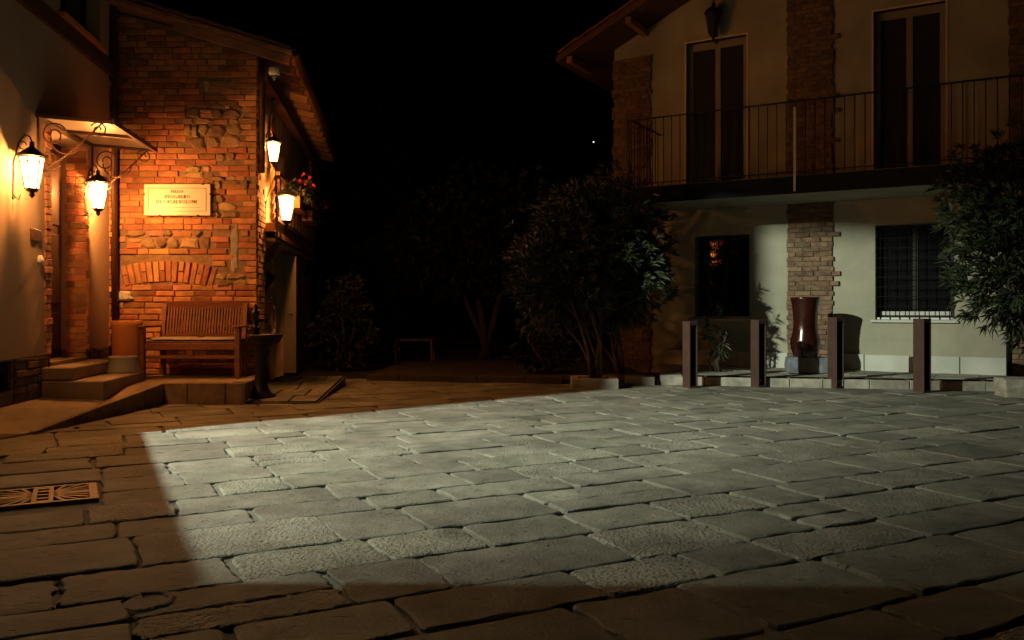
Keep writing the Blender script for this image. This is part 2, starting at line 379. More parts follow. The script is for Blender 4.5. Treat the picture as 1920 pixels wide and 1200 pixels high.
# drain grate
dg = thing('drain_grate', 'cast iron drain grate with fanned slots set in the paving at the left edge', 'drain grate', (gc.x, gc.y, 0), math.atan2(D1.y, D1.x))
pit = MB(); pit.box(-.29, .29, -.25, .25, -.034, -.03); pit.build('pit', M['void'], dg)
fr_ = MB()
for a_ in ((-.29, .29, -.25, -.215), (-.29, .29, .215, .25), (-.29, -.245, -.215, .215), (.245, .29, -.215, .215)): fr_.box(*a_, -.03, .004)
fr_.build('rim', M['grate'], dg)
bars = MB(); ccx = 0
for k in range(10):                                   # ribs radiate from the middle like a fan on either side
    for sgn in (-1, 1):
        a0 = R(-63 + 14 * k); 
        x1 = .25; y1 = math.tan(a0) * .25; 
        if abs(y1) > .22: s_ = .22 / abs(y1); x1 *= s_; y1 *= s_
        bars.beam((sgn * .055, math.sin(a0) * .06, -.012), (sgn * x1, y1, -.012), .022, .03)
bars.beam((-.25, 0, -.0115), (.25, 0, -.0115), .026, .03)
bars.box(-.055, -.03, -.22, .22, -.027, .0035); bars.box(.03, .055, -.22, .22, -.027, .0035)
for yy in (-.19, -.1, .1, .19): bars.box(-.03, .03, yy - .018, yy + .018, -.027, .003)
bars.build('ribs', M['grate'], dg)

# ---------------------------------------------------------------- brick laying
def brick_mesh(mb, x0, x1, z0, z1, y, rnd, out=.016, jit=.004, axis='y', skew=0):
    """one brick whose face stands proud of the plane y; worn edges"""
    j = lambda s=jit: rnd.uniform(-s, s)
    d = out + rnd.uniform(-.009, .010); bv = min(.006, (z1 - z0) * .15)
    cs = [(x0 + j(), z0 + j(.003)), (x1 + j(), z0 + j(.003)), (x1 + j(), z1 + j(.003)), (x0 + j(), z1 + j(.003))]
    cx = (x0 + x1) / 2; cz = (z0 + z1) / 2; vs = [(x, y + .01, z) for x, z in cs] + [(x, y - d + .005, z) for x, z in cs]
    vs += [(x + (bv if x < cx else -bv), y - d + j(.003), z + (bv if z < cz else -bv)) for x, z in cs]
    fs = [(0, 1, 5, 4), (1, 2, 6, 5), (2, 3, 7, 6), (3, 0, 4, 7), (4, 5, 9, 8), (5, 6, 10, 9), (6, 7, 11, 10), (7, 4, 8, 11), (8, 9, 10, 11)]
    mb.add(vs, fs)
def stone_blob(mb, cx, cz, rx, rz, y, rnd, out=.035, n=9):
    pts = []
    for k in range(n):
        a = 2 * PI * (k + rnd.uniform(-.25, .25)) / n; r = rnd.uniform(.72, 1.1); sq = 1 / max(abs(math.cos(a)) ** 1.2, abs(math.sin(a)) ** 1.2) ** .55
        pts.append((cx + rx * r * math.cos(a) * min(sq, 1.3), cz + rz * r * math.sin(a) * min(sq, 1.3)))
    o = out * rnd.uniform(.6, 1.3); vs = [(x, y + .01, z) for x, z in pts] + [(x, y - o * .55, z) for x, z in pts]
    vs += [(cx + (x - cx) * .7, y - o * rnd.uniform(.85, 1.1), cz + (z - cz) * .7) for x, z in pts] + [(cx, y - o, cz)]
    fs = [(r * n + k, r * n + (k + 1) % n, (r + 1) * n + (k + 1) % n, (r + 1) * n + k) for r in range(2) for k in range(n)]
    fs += [(2 * n + k, 2 * n + (k + 1) % n, 3 * n) for k in range(n)]
    mb.add(vs, fs)

# ---------------------------------------------------------------- the brick gable house
SC = F / 11.0
def bx(px): return (px - CX) / SC - FB.o.x           # photo column -> local x on the gable
def bz(py): return EYE + (HY - py) / SC
bh = thing('brick_house', 'old brick and rubble gable house with tiled roof, marble street plaque on its front', 'house', (FB.o.x, FB.o.y, 0), 0)
TOPS = lambda x: 4.45 - .27 * x                       # underside of the roof above the gable
gw = MB()
xs = [-4.2, -3, -2, -1, 0]
for a_, b_ in zip(xs, xs[1:]):
    gw.add([(a_, 0, -.1), (b_, 0, -.1), (b_, 0, TOPS(b_) - .02), (a_, 0, TOPS(a_) - .02)], [(0, 1, 2, 3)])
gw.build('gable_wall', M['bed'], bh)
rnd = random.Random(11); bricks = []; blobs = []
holes = [  # (x0,z0,x1,z1, kind)
    (bx(224), bz(530), bx(398), bz(477), 'arch'), (bx(236), bz(466), bx(397), bz(432), 'rub'),
    (bx(350), bz(278), bx(450), bz(196), 'rub'), (bx(352), bz(345), bx(392), bz(310), 'rub'), (bx(392), bz(356), bx(462), bz(330), 'rub'),
    (bx(402), bz(408), bx(444), bz(366), 'rub'), (bx(432), bz(512), bx(447), bz(418), 'gap'), (bx(402), bz(536), bx(462), bz(512), 'rub'),
    (bx(214), bz(566), bx(252), bz(542), 'white'), (bx(380), bz(172), bx(424), bz(150), 'rub'), (bx(214), bz(640), bx(240), bz(606), 'rub'),
    (bx(405), bz(303), bx(440), bz(288), 'rub')]
HR = .0765; z = .02; r_i = 0
while z < 5.6:
    x = -2.45 + rnd.uniform(-.14, 0) + (r_i % 2) * .14; hh = HR + rnd.uniform(-.004, .004)
    while x < -.004:
        L = rnd.uniform(.235, .285) if rnd.random() > .14 else rnd.uniform(.10, .15)
        x1 = min(x + L, 0.004)
        if 0.004 - x1 < .06: x1 = .004
        cx = (x + x1) / 2; cz = z + hh / 2
        hit = [h for h in holes if h[0] - .02 < cx < h[2] + .02 and h[1] - .01 < cz < h[3] + .01]
        part = [h for h in holes if x < h[2] and x1 > h[0] and h[1] < cz < h[3]]
        if not hit and part:                          # cut the brick back to the edge of the patch
            h = part[0]
            if cx < h[0]: x1c = h[0]; xa, xb = x, x1c
            else: xa, xb = h[2], x1
            if xb - xa > .05: bricks.append((xa, xb, z, z + hh))
        elif not hit and z + hh < TOPS(x1) + .0: bricks.append((x, x1, z, z + hh))
        x = x1
    z += hh; r_i += 1
bricks.sort(key=lambda b: (not (1.5 < (578 - (b[2] - EYE) * SC) and b[2] > .75 and b[1] > bx(205)), b[2] > 3.9, -b[2] if b[2] < 1.2 else 0))
rest = MB()
for i, (x0, x1, z0, z1) in enumerate(bricks):
    r2 = random.Random(i + 900); mb = MB() if i < 300 else rest
    mort = .006
    brick_mesh(mb, x0 + mort, x1 - mort, z0 + mort, z1 - mort, 0, r2)
    if i < 300: mb.build('brick', M['brick'], bh)
tag(rest.build('brickwork', M['brick'], bh), kind='stuff')
for hx0, hz0, hx1, hz1, kind in holes:
    if kind == 'rub':
        zc = hz0
        while zc < hz1 - .03:
            dz = min(rnd.uniform(.07, .16), hz1 - zc); 
            if hz1 - zc - dz < .04: dz = hz1 - zc
            x = hx0 + rnd.uniform(-.05, .03)
            while x < hx1 - .03:
                wd = min(rnd.uniform(.07, .27), hx1 + .03 - x)
                if rnd.random() < .2:                 # a stray brick among the stones
                    mb = MB(); wd = max(wd, .12); brick_mesh(mb, x + .005, x + wd - .005, zc + .004, zc + min(dz, .07), 0, rnd, .012, .008); mb.build('brick_piece', M['brick'], bh)
                    if dz > .11: mb = MB(); stone_blob(mb, x + wd / 2, zc + .07 + (dz - .07) / 2, wd / 2, (dz - .07) / 2, 0, rnd, .02, 7); mb.build('stone_chip', M['stone'], bh)
                else:
                    mb = MB(); stone_blob(mb, x + wd / 2, zc + dz / 2 + rnd.uniform(-.012, .012), wd / 2 + .004, dz / 2 + .004, 0, rnd, .034, rnd.choice([6, 7, 8])); mb.build('rubble_stone', M['stone'], bh)
                x += wd
            zc += dz
    elif kind == 'white':
        mb = MB(); stone_blob(mb, (hx0 + hx1) / 2, (hz0 + hz1) / 2, (hx1 - hx0) / 2, (hz1 - hz0) / 2, 0, rnd, .05, 11); mb.build('white_rough_stone', M['marble'], bh)
    elif kind == 'arch':                              # blind relieving arch: bricks set on end, fanning slightly
        n_ = 16; R_ = 2.3; xc = (hx0 + hx1) / 2; half = (hx1 - hx0) / 2 - .005; zt = hz0 + .10
        for k in range(n_):
            t = (k + .5) / n_; xx = hx0 + (hx1 - hx0) * t; dx = xx - xc
            zb = zt - R_ + math.sqrt(R_ * R_ - dx * dx) + .0; tilt = -dx / R_ * 1.25
            wd = (hx1 - hx0) / n_ / 2 - .006; rot = Matrix.Rotation(-tilt, 4, 'Y')
            segs = [(0, .262)] if k % 3 != 1 else [(0, .128), (.14, .262)]
            for z0, z1 in segs:
                mb = MB(); brick_mesh(mb, -wd, wd, z0, z1, 0, rnd, .018, .003)
                mb.M = Matrix.Translation((xx, 0, zb - .085)) @ rot; mb.build('arch_brick', M['brick'], bh)
    elif kind == 'gap':
        mb = MB(); stone_blob(mb, (hx0 + hx1) / 2, (hz0 + hz1) / 2, (hx1 - hx0) / 2, (hz1 - hz0) / 2, 0, rnd, .012, 16); mb.build('mortar_patch', M['curb'], bh)

# side wall of the brick house (local frame turned by TH)
RS = Matrix.Rotation(TH, 4, 'Z')
SL = 7.6
sw = MB(); sw.M = RS
sw.box(-.3, -.004, .062, .60, -.1, 4.35)              # corner pier core
sw.build('corner_pier', M['bed'], bh)
up = MB(); up.M = RS @ Matrix.Rotation(R(90), 4, 'Z')  # local x -> along side wall, -y -> outwards
rest = MB(); rest.M = up.M; cnt = 0; z = .02; r_i = 0; small = []
while z < 4.25:
    cuts = [.0, .27, .6] if r_i % 2 else [.0, .14, .41, .6]
    for a_, b_ in zip(cuts, cuts[1:]): brick_mesh(rest, a_ + .006, b_ - .006, z + .006, z + HR - .006, .002, rnd)
    z += HR; r_i += 1
tag(rest.build('pier_brickwork', M['brick'], bh), kind='stuff')
wl = MB(); wl.M = up.M
wl.holed(.6, SL, -.1, 4.35, .04, .40, [(2.0, 2.9, -.1, 1.95), (5.3, 6.1, 2.35, 3.9), (4.6, 5.4, .9, 1.9)])
wl.build('side_wall', M['plaster_old'], bh)
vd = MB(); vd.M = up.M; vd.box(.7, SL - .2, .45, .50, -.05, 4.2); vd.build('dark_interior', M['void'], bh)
mb = MB(); mb.M = up.M
for k in range(46):                                   # patches of bare brick in the render near the ground
    z = .1 + (k % 23) * .078; x = .68 + (k // 23) * .28 + rnd.uniform(-.03, .03)
    brick_mesh(mb, x, x + .26, z, z + .066, .04, rnd, .012)
tag(mb.build('bare_brick_patch', M['brick'], bh), kind='stuff')
for k in range(30):
    mb = MB(); mb.M = up.M; stone_blob(mb, 1.25 + rnd.uniform(0, .7), .4 + rnd.uniform(0, 1.6), rnd.uniform(.05, .10), rnd.uniform(.04, .08), .04, rnd, .03); mb.build('rubble_stone', M['stone'], bh)
# windows / shutters upstairs
for a_, b_ in ((5.3, 6.1),):
    f_ = MB(); f_.M = up.M; f_.box(a_, a_ + .07, .2, .26, 2.35, 3.9); f_.box(b_ - .07, b_, .2, .26, 2.35, 3.9); f_.box(a_ + .07, b_ - .07, .2, .26, 3.83, 3.9); f_.box((a_ + b_) / 2 - .04, (a_ + b_) / 2 + .04, .2, .26, 2.35, 3.83)
    w_ = f_.build('window', M['frame'], bh); p_ = MB(); p_.M = up.M; p_.box(a_ + .07, b_ - .07, .23, .236, 2.35, 3.83); p_.build('pane', M['glass'], w_)
# lower doorway with a plank door standing open
dd = MB(); dd.M = up.M; dd.box(2.88, 2.93, -.16, .035, .05, 1.95); dl = dd.build('open_door', M['frame'], bh)
h_ = MB(); h_.M = up.M; h_.tube([(2.87, -.10, 1.0), (2.82, -.10, 1.0), (2.82, -.04, 1.0)], .01, 6); h_.build('handle', M['iron'], dl)
# timber balcony
ba = MB(); ba.M = up.M; ba.box(.75, 6.2, -.12, .035, 2.16, 2.28); ba.build('balcony_deck', M['rafter'], bh)
for z_, dz in ((2.08, .075), (2.30, .06)):
    q = MB(); q.M = up.M; q.box(.70, 6.3, -.17, -.125, z_, z_ + dz); q.build('edge_board', M['wood'], bh)
q = MB(); q.M = up.M; q.box(.80, 6.2, -.12, .03, 2.02, 2.075); q.build('balcony_soffit', M['plaster_old'], bh)
for k in range(14):
    q = MB(); q.M = up.M; x = .9 + k * .4; q.box(x, x + .04, -.165, -.13, 2.36, 2.95); q.build('baluster', M['wood'], bh)
q = MB(); q.M = up.M; q.box(.85, 6.25, -.175, -.12, 2.95, 3.0); q.build('handrail', M['wood'], bh)
for k in range(3):
    q = MB(); q.M = up.M; q.beam((1.0 + k * 2.5, .02, 1.75), (1.0 + k * 2.5, -.12, 2.03), .07, .07); q.build('bracket', M['wood'], bh)
# two twisted posts up to the eave
for x in (.86, 6.0):
    q = MB(); q.M = up.M
    for ph in (0, PI):
        q.tube([(x + .018 * math.cos(ph + t * .9), -.075 + .018 * math.sin(ph + t * .9), 2.3 + t * .043) for t in range(41)], .02, 6)
    q.build('twisted_post', M['rafter'], bh)
# roof: deck, rafters, eave shade beam, verge and eave tiles
EO = .46                                              # eave overhang from the side wall
def rp(x, y, z): return RS @ Vector((x, y, z))
zE = 4.33
q = MB(); vs = []
for y in (-.22, SL + .3):
    for x in (EO, -5.2): vs += [rp(x, y, zE + .27 * (EO - x)), rp(x, y, zE + .045 + .27 * (EO - x))]
q.add(vs, [(0, 2, 3, 1), (4, 5, 7, 6), (0, 1, 5, 4), (2, 6, 7, 3), (0, 4, 6, 2), (1, 3, 7, 5)])
roof = q.build('roof', M['tile'], bh)
for k in range(15):
    y = -.10 + k * .53; q = MB()
    q.beam(rp(EO - .03, y, zE - .055), rp(-1.0, y, zE - .055 + .27 * (EO - .03 + 1.0)), .085, .10); q.build('rafter', M['rafter'], roof)
q = MB(); q.M = RS; q.box(.0, .13, .02, SL, 4.05, 4.26); q.build('eave_shade_beam', M['wood'], bh)  # dark beam standing in for the eave's shadow on the wall
q = MB(); q.M = RS; q.box(.135, .16, .35, SL, 4.02, 4.22); q.build('eave_board', M['wood'], bh)
q = MB(); q.M = RS; q.tube([(.05, .05, 2.85), (.05, .05, 4.0), (.05, .02, 4.28)], .045, 10); q.build('dark_tube', M['iron_brown'], bh)  # dark tube put where the pier's side lies in shade
gut = MB(); path = []
prf = [(.055 * math.cos(a), .055 * math.sin(a)) for a in [PI + PI * k / 8 for k in range(9)]]
vs = [rp(EO + .04 + u, y, zE + .035 + v) for y in (-.22, SL + .3) for u, v in prf]
gut.add(vs, [(k, k + 1, 9 + k + 1, 9 + k) for k in range(8)], True); gut.build('gutter', M['iron_brown'], roof)
tl = MB(); n = 6
pr = [(.085 * math.cos(PI * k / n), .06 * math.sin(PI * k / n)) for k in range(n + 1)]
vs = [(u, yy, v + (-.004 if yy == 0 else .02)) for yy in (0, .42) for u, v in pr] + [(u * .85, 0, v * .8 - .004) for u, v in pr]
tl.add(vs, [(k, k + 1, n + 1 + k + 1, n + 1 + k) for k in range(n)] + [(2 * (n + 1) + k, 2 * (n + 1) + k + 1, k + 1, k) for k in range(n)], True)
tme = tl.mesh('eave_tile', M['tile'])
def put_tile(x, y, rz, pit, par, nm='roof_tile'):
    o = bpy.data.objects.new(nm, tme); COL.objects.link(o); o.parent = par
    o.matrix_local = Matrix.Translation(rp(x, y, zE + .055 + .27 * (EO - x))) @ Matrix.Rotation(TH + rz, 4, 'Z') @ Matrix.Rotation(pit, 4, 'X')
for k in range(36): put_tile(EO + .03 + rnd.uniform(-.01, .01), -.12 + k * .215, R(90), math.atan(.27), roof)
for k in range(13): put_tile(EO - .02 - k * .37, -.17, R(90), math.atan(.27), roof)

# ---------------------------------------------------------------- the left house (ochre plaster)
lh = thing('plaster_house', 'ochre plastered house front receding on the left with recessed entrance door', 'house', (FL.o.x, FL.o.y, 0), TH)
LR = Matrix.Rotation(R(90), 4, 'Z')                   # builds in (along, -outwards, z): local x -> along wall, -y -> outwards
Y0, Y1 = 6.53, 10.88
yd0, yd1 = FL.meas_y(94), FL.meas_y(163); dz0, dz1 = .492, 2.99
wy0, wz0 = FL.zy(113, 60); wy1 = FL.meas_y(188)
q = MB(); q.M = LR; vent = (6.9, FL.meas_y(26), .32, .60)
q.holed(Y0, Y1, .62, 7.2, 0, .34, [(yd0, yd1, .4, dz1), (wy0, wy1, 4.30, 5.9)]); q.build('wall', M['plaster'], lh)
q = MB(); q.M = LR; q.holed(Y0, Y1, -.1, .62, .02, .34, [(yd0, yd1, dz0, .7), vent]); q.build('plinth_core', M['bed'], lh)
q = MB(); q.M = LR; q.box(Y0, Y1, .36, 5.0, -.1, 7.2); q.build('back_wall', M['plaster'], lh)
cnt = 0
z = .12; rn = random.Random(21)
while z < .61:
    x = FL.meas_y(28)
    while x < Y1 - .02:
        x1 = min(x + rn.uniform(.22, .3), Y1)
        if not (yd0 - .02 < (x + x1) / 2 < yd1 + .02): 
            mb = MB(); mb.M = LR; brick_mesh(mb, x + .005, x1 - .005, z + .005, min(z + .075, .615) - .005, .02, rn, .028); mb.build('plinth_brick', M['brick_r'], lh)
        x = x1
    z += .0765
gr_ = MB(); gr_.M = LR
for k in range(12): gr_.box(vent[0], vent[1], .05, .07, .33 + k * .022, .34 + k * .022)
gr_.build('vent_grille', M['iron'], lh); q = MB(); q.M = LR; q.box(vent[0] - .02, vent[1] + .02, .10, .12, .3, .62); q.build('vent_back', M['void'], lh)
# brick quoins: jamb strips of the door and the far corner, ragged edges
def quoin(a_, b_, z0, z1, name, par, y=0, M_=LR, m='brick', out=.02, rag=.02):
    z = z0; k = 0
    while z < z1:
        zz = min(z + HR, z1); mb = MB(); mb.M = M_
        brick_mesh(mb, a_ - (rn.uniform(0, rag) if k % 2 else 0), b_ + rn.uniform(-rag, rag) * .5, z + .005, zz - .005, y, rn, out); mb.build(name, M[m], par); z = zz; k += 1
quoin(FL.meas_y(84), yd0 - .003, .62, dz1, 'jamb_brick', lh)
quoin(yd1 + .003, FL.meas_y(164.5), .62, dz1 - .0, 'jamb_brick', lh)
quoin(FL.meas_y(205), Y1 + .02, .62, 3.98, 'corner_brick', lh)
z = .50; k = 0
mbr = MB(); mbr.M = LR                                  # brick lining of the two door reveals
while z < dz1:
    for sgn, yy in ((1, yd0), (-1, yd1)):
        d0, d1 = (.004, .13) if k % 2 else (.004, .22); lo, hi = (yy - .0, yy + .012) if sgn > 0 else (yy - .012, yy)
        mb = MB(); mb.M = LR; mb.box(lo, hi, d0, d1 - .005, z + .005, z + HR - .005, bev=.003)
        if d1 < .2: mb.box(lo, hi, d1 + .005, .235, z + .005, z + HR - .005, bev=.003)
        mb.build('reveal_brick', M['brick'], lh)
    z += HR; k += 1
q = MB(); q.M = LR; q.tube([(Y1 + .06, -.03, .3), (Y1 + .06, -.03, 4.0), (Y1 + .06, -.03, 7.1)], .05, 10); q.build('downpipe', M['iron_brown'], lh)
# door
q = MB(); q.M = LR; q.box(yd0, yd1, .285, .33, dz0 + .04, dz1); door = q.build('door', M['door'], lh)
for a_, b_ in ((yd0 + .02, (yd0 + yd1) / 2 - .01), ((yd0 + yd1) / 2 + .01, yd1 - .02)):
    for z0, z1 in ((.62, 1.05), (1.15, 1.95), (2.05, 2.88)):
        q = MB(); q.M = LR; q.box(a_ + .07, b_ - .07, .268, .286, z0, z1, bev=.008); q.build('panel', M['door'], door)
q = MB(); q.M = LR; q.tube([((yd0 + yd1) / 2 - .06, .28, 1.35), ((yd0 + yd1) / 2 - .06, .23, 1.35), ((yd0 + yd1) / 2 - .06, .23, 1.47), ((yd0 + yd1) / 2 - .06, .28, 1.47)], .01, 6); q.build('handle', M['iron'], door)
q = MB(); q.M = LR; q.box(yd0, yd1, -.002, .33, .44, dz0 + .04); q.build('threshold', M['step'], lh)
# string course under the first-floor window, and the window
q = MB(); q.M = LR; q.box(Y0, Y1 + .03, -.05, -.002, 4.03, 4.22, bev=.006); q.build('string_course', M['wood'], lh)
q = MB(); q.M = LR; q.box(wy0 - .06, wy1 + .06, -.075, .2, 4.24, 4.29); q.build('window_sill', M['terracotta'], lh)
f_ = MB(); f_.M = LR; f_.holed(wy0, wy1, 4.29, 5.9, .16, .22, [(wy0 + .06, (wy0 + wy1) / 2 - .03, 4.36, 5.84), ((wy0 + wy1) / 2 + .03, wy1 - .06, 4.36, 5.84)])
w_ = f_.build('window', M['dark_frame'], lh); q = MB(); q.M = LR; q.box(wy0 + .05, wy1 - .05, .185, .19, 4.34, 5.86); q.build('pane', M['glass_dim'], w_)
# bell plate and pull
y_, z_ = FL.zy(66, 441); q = MB(); q.M = LR; q.box(y_ - .13, y_ + .11, -.018, -.001, z_ - .06, z_ + .06, bev=.004); q.build('name_plate', M['iron_brown'], lh)
y_, z_ = FL.zy(74, 488); q = MB(); q.M = LR @ Matrix.Translation((y_, -.012, z_)) @ Matrix.Rotation(R(90), 4, 'X')
q.lathe([(.0, .03), (.02, .028), (.022, .012), (.05, .01), (.055, -.012), (0, -.012)], 16); q.build('bell_push', M['white'], lh)
# low ground-level slab along the house: sloping ramp and raised platform
plat = thing('entrance_platform', 'raised stone platform in front of the brick gable, falling as a ramp towards the left', 'platform', (-4, 9.8, 0))
def wp(v): return (v[0] + 4, v[1] - 9.8, v[2])
A0 = (-6.2, 7.1, .03); rampf = [(-5.2, 6.75, .015), (-4.22, 7.40, .012), (-3.99, 9.80, .24)]
wallp = [FL.w(.0, 6.6, .19), FL.w(0, 8.0, .19), FL.w(0, 9.6, .22), FL.w(0, 10.9, .24)]
q = MB()
O_ = [(-4.46, 6.58, .004), (-4.22, 7.40, .012), (-4.10, 8.6, .125), (-3.99, 9.78, .24), (-3.99, 11.0, .24)]
W_ = [tuple(FL.w(-.01, 6.7, .13)), tuple(FL.w(-.01, 7.75, .185)), tuple(FL.w(-.01, 8.75, .19)), tuple(FL.w(-.01, 9.9, .235)), tuple(FL.w(-.01, 11.05, .24))]
P2 = [(-3.05, 9.72, .24), (-3.28, 11.0, .24)]
vs = [wp(p) for p in O_ + W_ + P2]; fs = [(5 + i, i, i + 1, 5 + i + 1) for i in range(4)] + [(3, 10, 11, 4)]
lo = [(x, y, -.05 - 0 * z) for x, y, z in vs]; m_ = len(vs)
q.add(vs + lo, fs + [(i, m_ + i, m_ + i + 1, i + 1) for i in range(3)] + [(3, m_ + 3, m_ + 10, 10), (10, m_ + 10, m_ + 11, 11), (5, m_ + 5, m_, 0)])
q.build('slab', M['step'], plat)
rn = random.Random(44)
def edge_blocks(a, b, L, z0a, z0b, out, name, m, par, ref, inset=.16, lip=.012):
    """cap stones laid along an edge a->b (tops at z0a..z0b)"""
    a = Vector(a); b = Vector(b); d = (b - a); T = d.length; d.normalize(); nrm = Vector((d.y, -d.x)) * out; t = 0
    while t < T - .02:
        t1 = min(t + rn.uniform(L * .7, L * 1.3), T)
        if T - t1 < .15: t1 = T
        mb = MB(); za = z0a + (z0b - z0a) * t / T; zb = z0a + (z0b - z0a) * t1 / T
        p0 = a + d * (t + .004); p1 = a + d * (t1 - .004); o = rn.uniform(0, .008)
        pts = [p0 + nrm * (.015 + o), p1 + nrm * (.015 + o), p1 - nrm * inset, p0 - nrm * inset]
        zs = [za, zb, zb, za]
        vs = [(p.x - ref[0], p.y - ref[1], -.04) for p in pts] + [(p.x - ref[0], p.y - ref[1], z + lip) for p, z in zip(pts, zs)]
        mb.add(vs, [(0, 3, 2, 1), (4, 5, 6, 7), (0, 1, 5, 4), (1, 2, 6, 5), (2, 3, 7, 6), (3, 0, 4, 7)])
        me_bm = bmesh.new(); tmp = mb.mesh('t', None); me_bm.from_mesh(tmp); bmesh.ops.recalc_face_normals(me_bm, faces=me_bm.faces[:]); bmesh.ops.bevel(me_bm, geom=me_bm.edges[:], offset=.008, segments=1, affect='EDGES'); me_bm.to_mesh(tmp); me_bm.free()
        tmp.materials.append(m); o_ = bpy.data.objects.new(name, tmp); COL.objects.link(o_); o_.parent = par; t = t1
edge_blocks((-4.20, 7.46), (-3.985, 9.70), .62, .012, .232, 1, 'edging_stone', M['curb_brick'], plat, (-4, 9.8))
edge_blocks((-3.97, 9.75), (-3.06, 9.73), .34, .236, .236, 1, 'edging_stone', M['curb_brick'], plat, (-4, 9.8))
edge_blocks((-3.07, 9.76), (-3.18, 10.9), .4, .236, .236, 1, 'edging_stone', M['curb_brick'], plat, (-4, 9.8), inset=.14)
# two entrance steps
st = thing('entrance_steps', 'two worn sandstone steps up to the recessed entrance door', 'steps', (FL.o.x, FL.o.y, 0), TH)
q = MB(); q.M = LR; q.box(8.80, 10.32, -.30, -.003, .36, .492, bev=.012); q.build('upper_step', M['step'], st)
q = MB(); q.M = LR; q.box(8.78, 10.2, -.62, -.004, .12, .352, bev=.012); q.build('lower_step', M['step'], st)

# entrance canopy
yn, zn = FL.zy(67, 219); yf, zf = FL.zy(170, 276)
CW, ZC = .74, 3.04
can = thing('entrance_canopy', 'wrought iron and glass canopy with scrolled brackets over the entrance door', 'canopy', tuple(FL.w(0, yn, 0)), TH)
CM = LR; ly = yf - yn
def cb(a, b, w=.03, h=.035, name='frame_bar'):
    q = MB(); q.M = CM; q.beam(a, b, w, h); q.build(name, M['iron_brown'], can)
zo = ZC - .05
cb((0, -.005, ZC), (0, -CW, zo)); cb((ly, -.005, ZC), (ly, -CW, zo)); cb((ly / 2, -.03, ZC - .002), (ly / 2, -CW + .02, zo + .001))
cb((-.015, -CW, zo), (ly + .015, -CW, zo), .035, .045); cb((0, -.015, ZC), (ly, -.015, ZC))
for k in range(2):
    q = MB(); q.M = CM; a_ = k * ly / 2 + .018; b_ = (k + 1) * ly / 2 - .018
    q.add([(a_, -.03, ZC + .012), (b_, -.03, ZC + .012), (b_, -CW + .02, zo + .016), (a_, -CW + .02, zo + .016), (a_, -.03, ZC + .02), (b_, -.03, ZC + .02), (b_, -CW + .02, zo + .024), (a_, -CW + .02, zo + .024)],
          [(0, 1, 2, 3), (7, 6, 5, 4), (0, 4, 5, 1), (1, 5, 6, 2), (2, 6, 7, 3), (3, 7, 4, 0)])
    q.build('glass_pane', M['canopy_glass'], can)
for k in range(7):
    q = MB(); q.M = CM; q.lathe([(0, .03), (.014, .022), (.016, .0), (.0, -.002)], 8, (ly * k / 6, -CW)); q.v = [(x, y, z + zo + .02) for x, y, z in q.v]; q.build('rivet', M['iron_brown'], can)
def spiral(cx, cz, r0, r1, a0, turns, n=26, sgn=1):
    return [(cx + (r0 + (r1 - r0) * t / n) * math.cos(a0 + sgn * 2 * PI * turns * t / n), cz + (r0 + (r1 - r0) * t / n) * math.sin(a0 + sgn * 2 * PI * turns * t / n)) for t in range(n + 1)]
def bracket(yy):
    def line(pts, r=.008): 
        q = MB(); q.M = CM; q.tube([(yy, -u, z) for u, z in pts], r, 6); return q
    q = line([(.02, ZC), (.02, ZC - .62)], .011); br = q.build('bracket', M['iron_brown'], can)
    line([(.03, ZC - .56)] + [(.03 + t * .06, ZC - .56 + .5 * (t / 10) ** 1.3) for t in range(1, 11)]).build('brace', M['iron_brown'], br)
    line(spiral(.60, ZC - .13, .085, .022, R(150), 1.4, sgn=-1)).build('scroll', M['iron_brown'], br)
    line(spiral(.17, ZC - .19, .13, .03, R(20), 1.5, sgn=1)).build('scroll', M['iron_brown'], br)
    line(spiral(.14, ZC - .44, .11, .025, R(-20), 1.4, sgn=-1)).build('scroll', M['iron_brown'], br)
    line([(.30 - .16 * math.cos(t / 12 * PI), ZC - .22 - .16 * math.sin(t / 12 * PI)) for t in range(13)]).build('scroll', M['iron_brown'], br)
bracket(0); bracket(ly)

